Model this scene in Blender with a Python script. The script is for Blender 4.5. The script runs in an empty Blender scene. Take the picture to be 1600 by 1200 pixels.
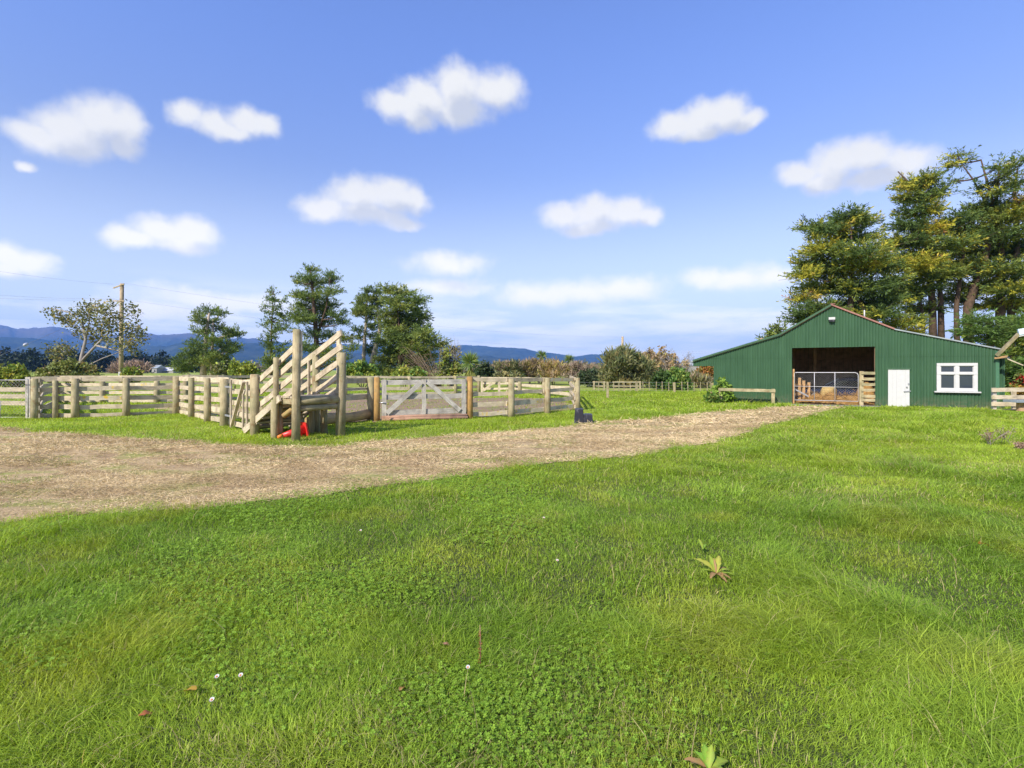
import bpy, bmesh, math, random
import numpy as np
from mathutils import Vector, Matrix
R = math.radians
random.seed(7); rng = np.random.default_rng(11)
sc = bpy.context.scene
COL = sc.collection
EYE, FOC, HOR = 1.7, 800.0, 578.0      # eye height, focal length and horizon row measured off the 1600 px photograph

def W(px, Y, z=0.0): return Vector(((px-800)/FOC*Y, Y, z))
def WP(px, py, Y): return Vector(((px-800)/FOC*Y, Y, EYE+(HOR-py)/FOC*Y))
def GP(px, py):
    Y = EYE*FOC/(py-HOR); return Vector(((px-800)/FOC*Y, Y, 0.0))

# ------------------------------------------------------------------ value noise for scattering
_tab = rng.random((256, 256))
def vnoise(x, y):
    x = np.asarray(x, float); y = np.asarray(y, float)
    xi = np.floor(x).astype(int); yi = np.floor(y).astype(int)
    fx = x-xi; fy = y-yi
    fx = fx*fx*(3-2*fx); fy = fy*fy*(3-2*fy)
    a = _tab[xi & 255, yi & 255]; b = _tab[(xi+1) & 255, yi & 255]
    c = _tab[xi & 255, (yi+1) & 255]; d = _tab[(xi+1) & 255, (yi+1) & 255]
    return (a*(1-fx)+b*fx)*(1-fy)+(c*(1-fx)+d*fx)*fy
def fbm(x, y, o=4):
    s = 0; a = .5; t = 0
    for i in range(o):
        s = s+a*vnoise(x*2**i+17.3*i, y*2**i+5.1*i); t += a; a *= .5
    return s/t
def zg(x, y):
    x = np.asarray(x, float); y = np.asarray(y, float)
    r = np.hypot(x, y)
    near = np.clip(1-r/70, 0, 1)
    z = near*((fbm(x*.35+40, y*.35+9, 3)-.5)*.11 + (fbm(x*.9, y*.9, 2)-.5)*.014)
    z = z + .16*np.exp(-(((x-16.0)/5.0)**2+((y-19.3)/2.6)**2))
    z = z + .10*np.exp(-(((x-9.0)/3.0)**2+((y-14.5)/2.5)**2))
    return z
def zgf(x, y): return float(zg(x, y))

# ------------------------------------------------------------------ materials
def mat(name):
    m = bpy.data.materials.new(name); m.use_nodes = True
    nt = m.node_tree; b = nt.nodes['Principled BSDF']
    b.inputs['Roughness'].default_value = .8
    b.inputs['Specular IOR Level'].default_value = .25
    return m, nt, b
def N(nt, t, **kw):
    n = nt.nodes.new(t)
    for k, v in kw.items(): setattr(n, k, v)
    return n
def ramp(nt, fac, stops):
    r = N(nt, 'ShaderNodeValToRGB'); e = r.color_ramp.elements
    while len(e) < len(stops): e.new(.5)
    for i, (p, c) in enumerate(stops):
        e[i].position = p; e[i].color = (*c, 1) if len(c) == 3 else c
    nt.links.new(fac, r.inputs[0]); return r.outputs[0]
def noise(nt, vec, scale, detail=3, rough=.55, dist=0):
    n = N(nt, 'ShaderNodeTexNoise'); n.inputs['Scale'].default_value = scale
    n.inputs['Detail'].default_value = detail; n.inputs['Roughness'].default_value = rough
    n.inputs['Distortion'].default_value = dist
    if vec is not None: nt.links.new(vec, n.inputs['Vector'])
    return n.outputs[0]
def mapv(nt, vec, scale, loc=(0,0,0)):
    m = N(nt, 'ShaderNodeMapping'); m.inputs['Scale'].default_value = scale; m.inputs['Location'].default_value = loc
    nt.links.new(vec, m.inputs[0]); return m.outputs[0]
def mix(nt, fac, a, b, bt='MIX'):
    m = N(nt, 'ShaderNodeMix', data_type='RGBA', blend_type=bt)
    for s, v in ((m.inputs[0], fac), (m.inputs[6], a), (m.inputs[7], b)):
        if hasattr(v, 'is_linked') or isinstance(v, bpy.types.NodeSocket): nt.links.new(v, s)
        elif isinstance(v, (int, float)): s.default_value = v
        else: s.default_value = (*v, 1)
    return m.outputs[2]
def bump(nt, b, h, st=.4, d=.01):
    n = N(nt, 'ShaderNodeBump'); n.inputs['Strength'].default_value = st; n.inputs['Distance'].default_value = d
    nt.links.new(h, n.inputs['Height']); nt.links.new(n.outputs[0], b.inputs['Normal'])
def objc(nt): return N(nt, 'ShaderNodeTexCoord').outputs['Object']

def wood(name, light, dark, stain=None, stain_amt=0.0, green=0.0):
    m, nt, b = mat(name)
    uv = N(nt, 'ShaderNodeUVMap').outputs[0]
    g = noise(nt, mapv(nt, uv, (3, 70, 1)), 1.0, 4, .6, .6)
    c = ramp(nt, g, [(.28, dark), (.62, light)])
    big = noise(nt, objc(nt), 3.2, 4, .6)
    c = mix(nt, ramp(nt, big, [(.45, (0,0,0)), (.72, (.72,.72,.72))]), c, tuple(x*.62 for x in dark))
    info = N(nt, 'ShaderNodeObjectInfo').outputs['Random']
    c = mix(nt, .75, c, ramp(nt, info, [(0, (.80,.78,.74)), (.5, (.93,.93,.90)), (1, (1.0,.97,.9))]), 'MULTIPLY')
    if green:
        gm = ramp(nt, noise(nt, objc(nt), 2.1, 3), [(.42, (0,0,0)), (.62, (green,)*3)])
        c = mix(nt, gm, c, (.17,.18,.08))
    if stain:
        sm = ramp(nt, noise(nt, objc(nt), 4.5, 5, .65), [(.56, (0,0,0)), (.66, (stain_amt,)*3)])
        c = mix(nt, sm, c, stain)
    nt.links.new(c, b.inputs['Base Color']); b.inputs['Roughness'].default_value = .85
    bump(nt, b, g, .5, .006)
    return m
M = {}
M['rail'] = wood('weathered_rail', (.68,.575,.41), (.34,.275,.185), (.40,.36,.18), .6)
M['rail_lichen'] = wood('lichen_rail', (.70,.61,.45), (.42,.35,.23), (.60,.40,.04), .95)
M['post'] = wood('round_post', (.50,.42,.255), (.23,.185,.105), (.22,.13,.06), .7, .5)
M['orange'] = wood('new_treated_post', (.47,.285,.10), (.29,.165,.055), (.18,.15,.07), .45)
M['grey'] = wood('grey_gate_board', (.56,.52,.455), (.28,.255,.22))
M['log'] = wood('log_bark', (.58,.40,.18), (.30,.2,.09), (.34,.28,.08), .6)
M['sill'] = wood('red_brown_pole', (.42,.25,.17), (.24,.14,.09))
M['dark_wood'] = wood('shed_boards', (.58,.37,.22), (.30,.18,.10))
M['pole'] = wood('power_pole', (.50,.39,.25), (.28,.21,.13))

def plain(name, c, rough=.6, metal=0, var=.25, scale=4, spec=.3):
    m, nt, b = mat(name)
    n = noise(nt, objc(nt), scale, 4, .6)
    nt.links.new(ramp(nt, n, [(.3, tuple(x*(1-var) for x in c)), (.7, c)]), b.inputs['Base Color'])
    b.inputs['Roughness'].default_value = rough; b.inputs['Metallic'].default_value = metal
    b.inputs['Specular IOR Level'].default_value = spec
    return m
M['white'] = plain('white_paint', (.50,.49,.47), .45, var=.08, scale=6)
M['pipe'] = plain('galvanised_pipe', (.55,.53,.52), .45, .25, .15, 12)
M['wire'] = plain('wire', (.35,.35,.36), .5, .4)
M['meshwire'] = plain('mesh_wire', (.42,.41,.40), .5, .3)
M['line'] = plain('cable', (.30,.31,.33), .6)
M['cone'] = plain('faded_red_plastic', (.72,.035,.03), .4, 0, .2, 8, .5)
M['cone_tip'] = plain('orange_plastic', (.75,.20,.03), .45)
M['black'] = plain('black_plastic', (.018,.018,.024), .42, 0, .3, 9, .4)
_nt = M['black'].node_tree; _b = _nt.nodes['Principled BSDF']; _o = objc(_nt)
_nt.links.new(mix(_nt, ramp(_nt, noise(_nt, mapv(_nt, _o, (9, 9, 2.5)), 1.0, 5, .7, .6), [(.55, (0,0,0)), (.72, (.7,.7,.7))]), _b.inputs['Base Color'].links[0].from_socket, (.17,.17,.19)), _b.inputs['Base Color'])
M['concrete'] = plain('concrete', (.36,.34,.32), .9, 0, .4, 5)
M['metal'] = plain('grey_metal', (.32,.36,.40), .5, .3, .3)
M['dark'] = plain('dark_void', (.02,.018,.016), .9)
M['tan'] = plain('raw_timber', (.50,.30,.13), .8, 0, .4, 6)
M['carblue'] = plain('blue_car_paint', (.022,.032,.08), .25, .2, .1, 3, .6)
M['chrome'] = plain('steel', (.5,.5,.5), .3, .8)
M['lampglass'] = plain('lamp_glass', (.62,.74,.80), .15, 0, .1, 5, .6)

m, nt, b = mat('window_glass')
b.inputs['Base Color'].default_value = (.035,.045,.06,1); b.inputs['Roughness'].default_value = .06
b.inputs['Specular IOR Level'].default_value = .6
bump(nt, b, noise(nt, objc(nt), 2.2, 2), .08, .02); M['glass'] = m
m, nt, b = mat('windscreen_glass')
b.inputs['Base Color'].default_value = (.30,.40,.46,1); b.inputs['Roughness'].default_value = .1; M['screen'] = m

def sheet_paint(name, c1, c2, dirt, rough=.5):
    m, nt, b = mat(name)
    o = objc(nt)
    n = noise(nt, mapv(nt, o, (.9, .9, .35)), 2.0, 4, .6)
    c = ramp(nt, n, [(.3, c1), (.7, c2)])
    st = noise(nt, mapv(nt, o, (9, 9, .5)), 1.0, 4, .6)
    c = mix(nt, ramp(nt, st, [(.5, (0,0,0)), (.78, (.5,.5,.5))]), c, dirt)
    # sheets of slightly different fading side by side
    sx = N(nt, 'ShaderNodeSeparateXYZ'); nt.links.new(o, sx.inputs[0])
    fl = N(nt, 'ShaderNodeMath', operation='SNAP'); nt.links.new(sx.outputs[0], fl.inputs[0]); fl.inputs[1].default_value = .78
    wn = N(nt, 'ShaderNodeTexWhiteNoise', noise_dimensions='1D'); nt.links.new(fl.outputs[0], wn.inputs['W'])
    c = mix(nt, .55, c, ramp(nt, wn.outputs[0], [(0, (.80,.82,.82)), (1, (1.0,1.0,1.0))]), 'MULTIPLY')
    sp = noise(nt, o, 7, 2)
    c = mix(nt, ramp(nt, sp, [(.765, (0,0,0)), (.79, (.6,.6,.6))]), c, (.34,.42,.36))
    mz = N(nt, 'ShaderNodeMapRange'); nt.links.new(sx.outputs[2], mz.inputs[0]); mz.inputs[1].default_value = .05; mz.inputs[2].default_value = .55; mz.inputs[3].default_value = .75; mz.inputs[4].default_value = 0
    mm = N(nt, 'ShaderNodeMath', operation='MULTIPLY'); nt.links.new(mz.outputs[0], mm.inputs[0]); nt.links.new(ramp(nt, noise(nt, o, 6, 4, .7), [(.4,(0,0,0)),(.6,(1,1,1))]), mm.inputs[1])
    c = mix(nt, mm.outputs[0], c, (.13,.12,.07))
    nt.links.new(c, b.inputs['Base Color']); b.inputs['Roughness'].default_value = rough
    b.inputs['Specular IOR Level'].default_value = .4
    return m
M['green'] = sheet_paint('green_corrugated_paint', (.027,.074,.031), (.039,.097,.043), (.065,.14,.075))
M['green_light'] = sheet_paint('green_flashing', (.045,.13,.065), (.055,.15,.075), (.05,.15,.085))
M['red_roof'] = sheet_paint('rusty_red_roof', (.26,.11,.085), (.34,.17,.135), (.20,.08,.05), .7)
M['grey_roof'] = sheet_paint('grey_roof', (.24,.27,.28), (.32,.35,.36), (.2,.19,.18), .5)

def leafmat(name, trans=.35, spec=.2, rough=.6):
    m = bpy.data.materials.new(name); m.use_nodes = True; nt = m.node_tree
    b = nt.nodes['Principled BSDF']; out = nt.nodes['Material Output']
    a = N(nt, 'ShaderNodeVertexColor', layer_name='Col')
    b.inputs['Roughness'].default_value = rough; b.inputs['Specular IOR Level'].default_value = spec
    nt.links.new(a.outputs[0], b.inputs['Base Color'])
    t = N(nt, 'ShaderNodeBsdfTranslucent')
    nt.links.new(mix(nt, 1.0, a.outputs[0], (1.25,1.2,.6), 'MULTIPLY'), t.inputs[0])
    ms = N(nt, 'ShaderNodeMixShader'); ms.inputs[0].default_value = trans
    nt.links.new(b.outputs[0], ms.inputs[1]); nt.links.new(t.outputs[0], ms.inputs[2])
    nt.links.new(ms.outputs[0], out.inputs[0]); return m
M['leaf'] = leafmat('foliage', .24)
M['grass'] = leafmat('grass_blades', .45, .25, .5)
M['straw'] = leafmat('dry_straw', .15, .1, .8)
M['bark'] = wood('bark', (.13,.085,.057), (.055,.036,.024))
M['bark_pale'] = wood('pale_bark', (.60,.50,.40), (.36,.28,.21))
M['twig'] = wood('twig', (.36,.26,.17), (.22,.15,.10))
M['twig_grey'] = wood('grey_twig', (.38,.34,.30), (.24,.20,.17))

# ------------------------------------------------------------------ mesh builder
class MB:
    def __init__(s): s.v=[]; s.f=[]; s.uv=[]; s.sm=[]; s.mi=[]
    def face(s, idx, uv, sm=False, mi=0):
        s.f.append(idx); s.uv.append(uv); s.sm.append(sm); s.mi.append(mi)
    def bar(s, p0, p1, w, h, up=(0,0,1), nseg=1, jit=0., mi=0):
        p0=Vector(p0); p1=Vector(p1); d=(p1-p0); L=d.length; d.normalize()
        up=Vector(up); side=d.cross(up)
        if side.length<1e-4: side=d.cross(Vector((1,0,0)))
        side.normalize(); u=side.cross(d).normalized()
        uo=random.random()*20; b0=len(s.v)
        for k in range(nseg+1):
            c=p0+d*(L*k/nseg)
            j=Vector((random.gauss(0,jit),random.gauss(0,jit),random.gauss(0,jit))) if jit else Vector()
            hh=h*(1+random.gauss(0,jit*3)); 
            for sx,sz in ((-1,-1),(1,-1),(1,1),(-1,1)):
                s.v.append(c+j+side*(w/2*sx)+u*(hh/2*sz))
        per=[0,w,w+h,2*w+h,2*w+2*h]
        for k in range(nseg):
            a=b0+4*k; x0=uo+L*k/nseg; x1=uo+L*(k+1)/nseg
            for q in range(4):
                r=(q+1)%4
                s.face((a+q,a+r,a+4+r,a+4+q),((x0,per[q]),(x0,per[q+1]),(x1,per[q+1]),(x1,per[q])),False,mi)
        e=b0+4*nseg
        s.face((b0+3,b0+2,b0+1,b0),((uo,0),(uo,w),(uo+h*.1,w),(uo+h*.1,0)),False,mi)
        s.face((e,e+1,e+2,e+3),((uo,0),(uo,w),(uo+h*.1,w),(uo+h*.1,0)),False,mi)
        return s
    def box(s, c, size, rz=0., mi=0):
        c=Vector(c); d=Vector((math.cos(rz),math.sin(rz),0))*(size[0]/2)
        return s.bar(c-d,c+d,size[1],size[2],mi=mi)
    def tube(s, pts, rad, n=10, mi=0, dome=True, rough=0.):
        pts=[Vector(p) for p in pts]
        if not hasattr(rad,'__len__'): rad=[rad]*len(pts)
        rad=list(rad)
        if dome:
            d=(pts[-1]-pts[-2]).normalized()
            pts.append(pts[-1]+d*rad[-1]*.12); rad.append(rad[-1]*.82)
        b0=len(s.v); uo=random.random()*20; x=[uo]
        ref=None
        for i,p in enumerate(pts):
            if i>0: x.append(x[-1]+(p-pts[i-1]).length)
            d=((pts[min(i+1,len(pts)-1)]-pts[max(i-1,0)])).normalized()
            if ref is None: ref=Vector((1,0,0)) if abs(d.x)<.8 else Vector((0,1,0))
            a=d.cross(ref).normalized(); bb=d.cross(a).normalized(); ref=bb.cross(d) if False else ref
            for k in range(n):
                t=2*math.pi*k/n; r=rad[i]*(1+(random.uniform(-rough,rough) if rough else 0))
                s.v.append(p+a*(math.cos(t)*r)+bb*(math.sin(t)*r))
        for i in range(len(pts)-1):
            a=b0+i*n
            for k in range(n):
                k2=(k+1)%n; c0=2*math.pi*rad[0]*k/n; c1=2*math.pi*rad[0]*(k+1)/n
                s.face((a+k,a+n+k,a+n+k2,a+k2),((x[i],c0),(x[i+1],c0),(x[i+1],c1),(x[i],c1)),True,mi)
        e=b0+(len(pts)-1)*n
        s.face(tuple(range(b0,b0+n)),tuple((uo+.02*math.cos(k),.05*math.sin(k)) for k in range(n)),False,mi)
        s.face(tuple(range(e+n-1,e-1,-1)),tuple((uo+.02*math.cos(k),.05*math.sin(k)) for k in range(n)),False,mi)
        return s
    def poly(s, pts, mi=0, sm=False):
        b0=len(s.v); s.v.extend(Vector(p) for p in pts)
        s.face(tuple(range(b0,b0+len(pts))),tuple((p[0],p[1]) for p in pts),sm,mi); return s
    def prism(s, outline, off, mi=0):
        """outline: list of points; extruded by vector off"""
        n=len(outline); off=Vector(off); b0=len(s.v)
        s.v.extend(Vector(p) for p in outline); s.v.extend(Vector(p)+off for p in outline)
        s.face(tuple(range(b0,b0+n)),tuple((p[0],p[2]) for p in outline),False,mi)
        s.face(tuple(range(b0+2*n-1,b0+n-1,-1)),tuple((p[0],p[2]) for p in outline[::-1]),False,mi)
        for k in range(n):
            k2=(k+1)%n
            s.face((b0+k2,b0+k,b0+n+k,b0+n+k2),((0,0),(1,0),(1,1),(0,1)),False,mi)
        return s
    def build(s, name, mats, parent=None, origin=None):
        if not isinstance(mats,(list,tuple)): mats=[mats]
        me=bpy.data.meshes.new(name)
        o0=Vector(origin) if origin is not None else (parent.location.copy() if (parent is not None and parent.get('_world')) else Vector())
        me.from_pydata([tuple(v-o0) for v in s.v],[],s.f)
        uvl=me.uv_layers.new(name='UVMap')
        flat=[c for u in s.uv for p in u for c in p]
        uvl.data.foreach_set('uv',flat)
        me.polygons.foreach_set('use_smooth',s.sm); me.polygons.foreach_set('material_index',s.mi)
        for q in mats: me.materials.append(q)
        bm=bmesh.new(); bm.from_mesh(me); bmesh.ops.recalc_face_normals(bm,faces=bm.faces[:]); bm.to_mesh(me); bm.free(); me.update()
        o=bpy.data.objects.new(name,me); COL.objects.link(o)
        if parent is not None: o.parent=parent
        elif origin is not None: o.location=origin
        return o
def tag(o, label=None, cat=None, group=None, kind=None):
    if label: o['label']=label
    if cat: o['category']=cat
    if group: o['group']=group
    if kind: o['kind']=kind
    return o
def thing(name, label, cat, loc, rz=0., group=None, world=True):
    o=bpy.data.objects.new(name,None); COL.objects.link(o); o.location=loc; o.rotation_euler=(0,0,rz)
    o.empty_display_size=.2
    if world: o['_world']=1
    return tag(o,label,cat,group)

def np_mesh(name, co, loops, starts, mats, cols=None, parent=None, smooth=False, origin=None):
    me=bpy.data.meshes.new(name)
    co=np.asarray(co,np.float32)
    o0=origin if origin is not None else (parent.location if (parent is not None and parent.get('_world')) else None)
    if o0 is not None: co=co-np.array(o0,np.float32)
    me.vertices.add(len(co)); me.vertices.foreach_set('co',co.ravel())
    me.loops.add(len(loops)); me.loops.foreach_set('vertex_index',np.asarray(loops,np.int32))
    me.polygons.add(len(starts)); me.polygons.foreach_set('loop_start',np.asarray(starts,np.int32))
    if cols is not None:
        a=me.color_attributes.new('Col','FLOAT_COLOR','POINT')
        c4=np.ones((len(co),4),np.float32); c4[:,:3]=cols; a.data.foreach_set('color',c4.ravel())
    if not isinstance(mats,(list,tuple)): mats=[mats]
    for q in mats: me.materials.append(q)
    me.update(calc_edges=True)
    me.polygons.foreach_set('use_smooth',np.full(len(starts),smooth))
    o=bpy.data.objects.new(name,me); COL.objects.link(o)
    if parent is not None: o.parent=parent
    elif origin is not None: o.location=origin
    return o
def unit(a): return a/np.maximum(np.linalg.norm(a,axis=-1,keepdims=True),1e-6)
def leaf_mesh(name, c, d, L, w, cols, parent, m, origin=None):
    """pointed leaf quads: c base (N,3), d direction, L length, w width"""
    n=len(c); d=unit(d); side=unit(np.cross(d,rng.normal(size=(n,3))))
    L=np.asarray(L)[:,None]; w=np.asarray(w)[:,None]
    v=np.empty((n,4,3)); v[:,0]=c; v[:,1]=c+d*L*.5+side*w*.5; v[:,2]=c+d*L; v[:,3]=c+d*L*.5-side*w*.5
    return np_mesh(name,v.reshape(-1,3),np.arange(4*n),np.arange(n)*4,m,np.repeat(cols,4,axis=0),parent,origin=origin)
def grid_mesh(name, P3, m, cols=None, parent=None, smooth=True, origin=None):
    nr,nc=P3.shape[:2]
    i=np.arange((nr-1)*(nc-1)); r=i//(nc-1); c=i%(nc-1); a=r*nc+c
    f=np.stack([a,a+1,a+nc+1,a+nc],1).ravel()
    return np_mesh(name,P3.reshape(-1,3),f,np.arange(len(i))*4,m,cols,parent,smooth,origin)
# ================================================================== camera, sun, sky
cam=bpy.data.cameras.new('camera'); co=bpy.data.objects.new('camera',cam); COL.objects.link(co)
co.location=(0,0,EYE); co.rotation_euler=(R(90),0,0); cam.sensor_width=36; cam.lens=18
cam.shift_y=-22/1600; cam.clip_start=.05; cam.clip_end=60000; sc.camera=co
SUN_AZ, SUN_EL = 36., 39.
sd=Vector((math.sin(R(SUN_AZ))*math.cos(R(SUN_EL)), math.cos(R(SUN_AZ))*math.cos(R(SUN_EL)), -math.sin(R(SUN_EL))))
sl=bpy.data.lights.new('sun','SUN'); sl.energy=4.7; sl.angle=R(.5); sl.color=(1.0,.94,.84)
so=bpy.data.objects.new('sun',sl); COL.objects.link(so); so.rotation_euler=sd.to_track_quat('-Z','Y').to_euler(); so.location=(-30,-30,40)
sc.view_settings.view_transform='Standard'; sc.view_settings.look='None'; sc.view_settings.gamma=1
sc.view_settings.exposure=.65

world=bpy.data.worlds.new('World'); sc.world=world; world.use_nodes=True
nt=world.node_tree; bg=nt.nodes['Background']
sky=N(nt,'ShaderNodeTexSky',sky_type='NISHITA'); sky.sun_disc=False
sky.sun_elevation=R(SUN_EL); sky.sun_rotation=math.atan2(-sd.x,-sd.y)
sky.air_density=1.0; sky.dust_density=.35; sky.ozone_density=2.2; sky.altitude=50
bg.inputs[1].default_value=.105
tc=N(nt,'ShaderNodeTexCoord').outputs['Generated']
sp=N(nt,'ShaderNodeSeparateXYZ'); nt.links.new(tc,sp.inputs[0])
at=N(nt,'ShaderNodeMath',operation='ARCTAN2'); nt.links.new(sp.outputs[0],at.inputs[0]); nt.links.new(sp.outputs[1],at.inputs[1])
asn=N(nt,'ShaderNodeMath',operation='ARCSINE'); nt.links.new(sp.outputs[2],asn.inputs[0])
cb=N(nt,'ShaderNodeCombineXYZ'); nt.links.new(at.outputs[0],cb.inputs[0]); nt.links.new(asn.outputs[0],cb.inputs[1])
ll=cb.outputs[0]
def lonlat(px,py):
    x=(px-800)/FOC; z=(HOR-py)/FOC
    return math.atan2(x,1), math.atan2(z,math.hypot(x,1))
CL=[(60,215,50,25),(110,200,60,38),(155,185,55,38),(195,195,38,40),(130,225,50,28),(190,225,38,22),(38,255,20,9),
 (300,182,30,24),(340,194,35,22),(385,190,35,24),(412,194,28,18),(360,204,34,12),
 (620,165,45,25),(660,155,50,32),(715,140,50,42),(770,140,48,38),(650,182,32,22),(720,175,50,28),
 (510,325,40,24),(560,305,50,32),(610,305,45,30),(650,310,28,20),(580,335,60,20),(630,345,30,12),
 (200,370,45,20),(250,362,50,25),(300,362,42,28),(280,385,50,16),
 (20,405,40,26),(55,412,40,20),(10,425,40,14),
 (1060,195,42,22),(1100,182,40,28),(1135,177,35,28),(1165,188,30,18),(1095,205,40,16),
 (1245,275,40,20),(1300,255,50,32),(1350,248,55,30),(1410,255,55,28),(1290,285,50,22),(1370,280,70,20),
 (885,335,42,22),(930,332,45,28),(975,330,45,28),(1010,335,28,18),(920,355,50,12)]
FAINT=[(700,411,52,17),(700,450,58,13),(840,460,62,17),(910,455,62,19),(970,452,58,17),(1110,435,42,16),(1160,430,52,18),(1210,430,42,15),(1290,500,30,30),(350,470,110,14),(240,490,110,14)]
g=bpy.data.node_groups.new('cloud_field','ShaderNodeTree')
g.interface.new_socket('Vector',in_out='INPUT',socket_type='NodeSocketVector')
g.interface.new_socket('Value',in_out='OUTPUT',socket_type='NodeSocketFloat')
gi=N(g,'NodeGroupInput'); go=N(g,'NodeGroupOutput')
wn=N(g,'ShaderNodeTexNoise'); wn.inputs['Scale'].default_value=11; wn.inputs['Detail'].default_value=4; wn.inputs['Roughness'].default_value=.55
g.links.new(gi.outputs[0],wn.inputs['Vector'])
ws=N(g,'ShaderNodeVectorMath',operation='SUBTRACT'); g.links.new(wn.outputs['Color'],ws.inputs[0]); ws.inputs[1].default_value=(.5,.5,.5)
wm=N(g,'ShaderNodeVectorMath',operation='MULTIPLY_ADD'); g.links.new(ws.outputs[0],wm.inputs[0]); wm.inputs[1].default_value=(.055,.042,0); g.links.new(gi.outputs[0],wm.inputs[2])
prev=None
for i,(px,py,rx,ry) in enumerate(CL+FAINT):
    l0,b0=lonlat(px,py); l1,_=lonlat(px+rx*1.08,py); _,b1=lonlat(px,py-ry*1.1)
    s1=N(g,'ShaderNodeVectorMath',operation='SUBTRACT'); g.links.new(wm.outputs[0],s1.inputs[0]); s1.inputs[1].default_value=(l0,b0,0)
    s2=N(g,'ShaderNodeVectorMath',operation='MULTIPLY'); g.links.new(s1.outputs[0],s2.inputs[0]); s2.inputs[1].default_value=(1/(l1-l0),1/(b1-b0),0)
    s3=N(g,'ShaderNodeVectorMath',operation='LENGTH'); g.links.new(s2.outputs[0],s3.inputs[0]); v=s3.outputs['Value']
    if i>=len(CL):
        m1=N(g,'ShaderNodeMath',operation='MULTIPLY_ADD'); g.links.new(v,m1.inputs[0]); m1.inputs[1].default_value=.62; m1.inputs[2].default_value=.28; v=m1.outputs[0]
    if prev is None: prev=v
    else:
        q=N(g,'ShaderNodeMath',operation='SMOOTH_MIN'); g.links.new(prev,q.inputs[0]); g.links.new(v,q.inputs[1]); q.inputs[2].default_value=.28; prev=q.outputs[0]
fn=N(g,'ShaderNodeTexNoise'); fn.inputs['Scale'].default_value=26; fn.inputs['Detail'].default_value=6; fn.inputs['Roughness'].default_value=.6
g.links.new(gi.outputs[0],fn.inputs['Vector'])
fa=N(g,'ShaderNodeMath',operation='MULTIPLY_ADD'); g.links.new(fn.outputs[0],fa.inputs[0]); fa.inputs[1].default_value=.75; fa.inputs[2].default_value=-.375
ad=N(g,'ShaderNodeMath',operation='ADD'); g.links.new(prev,ad.inputs[0]); g.links.new(fa.outputs[0],ad.inputs[1])
g.links.new(ad.outputs[0],go.inputs[0])
def field(vec):
    n=N(nt,'ShaderNodeGroup'); n.node_tree=g; nt.links.new(vec,n.inputs[0]); return n.outputs[0]
def maprange(v,a,b,c,d):
    n=N(nt,'ShaderNodeMapRange',interpolation_type='SMOOTHSTEP'); nt.links.new(v,n.inputs[0])
    for k,x in zip((1,2,3,4),(a,b,c,d)): n.inputs[k].default_value=x
    return n.outputs[0]
mask=maprange(field(ll),1.22,.38,0,1)
of=N(nt,'ShaderNodeVectorMath',operation='ADD'); nt.links.new(ll,of.inputs[0]); of.inputs[1].default_value=(-.016,.036,0)
shade=maprange(field(of.outputs[0]),.95,.30,0,1)       # how much cloud lies towards the sun
wisp=noise(nt,mapv(nt,ll,(2.2,13,1),(3.1,.4,0)),1.7,5,.6)
wm_=ramp(nt,wisp,[(.44,(0,0,0)),(.60,(.85,.85,.85))])
band=N(nt,'ShaderNodeMath',operation='MULTIPLY'); nt.links.new(maprange(asn.outputs[0],.17,.075,0,1),band.inputs[0]); nt.links.new(wm_,band.inputs[1])
K=.87/.105
tint=mix(nt,1.0,sky.outputs[0],mix(nt,maprange(asn.outputs[0],.22,.62,0,1),(1.28,1.10,1.22),(1.27,1.29,1.76)),'MULTIPLY')
air=maprange(asn.outputs[0],.38,.0,0,.85)
base=mix(nt,air,tint,(.64*K,.72*K,.82*K))
base=mix(nt,band.outputs[0],base,(1.02*K,1.0*K,.97*K))
lowb=maprange(asn.outputs[0],.36,.12,0,1)     # nearer the horizon the clouds are seen through more air and shine whiter
ccol=mix(nt,shade,(.70*K,.70*K,.70*K),(.475*K,.505*K,.585*K))
ccol=mix(nt,lowb,ccol,mix(nt,shade,(.96*K,.93*K,.90*K),(.76*K,.77*K,.81*K)))
fin=mix(nt,mask,base,ccol)
nt.links.new(fin,bg.inputs[0])

# ================================================================== ground
m,nt_,b=mat('meadow'); nt=nt_
o=objc(nt)
fine=noise(nt,mapv(nt,o,(14,9,9)),1.0,5,.65)
c=ramp(nt,fine,[(.28,(.10,.13,.018)),(.5,(.22,.27,.034)),(.72,(.36,.38,.06))])
pat=noise(nt,o,.35,4,.6)
c=mix(nt,ramp(nt,pat,[(.45,(0,0,0)),(.68,(.45,.45,.45))]),c,(.25,.28,.06))
farn=noise(nt,mapv(nt,o,(.02,.06,1)),1.0,4)
c=mix(nt,ramp(nt,farn,[(.4,(0,0,0)),(.6,(.5,.5,.5))]),c,(.27,.31,.05))
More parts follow.
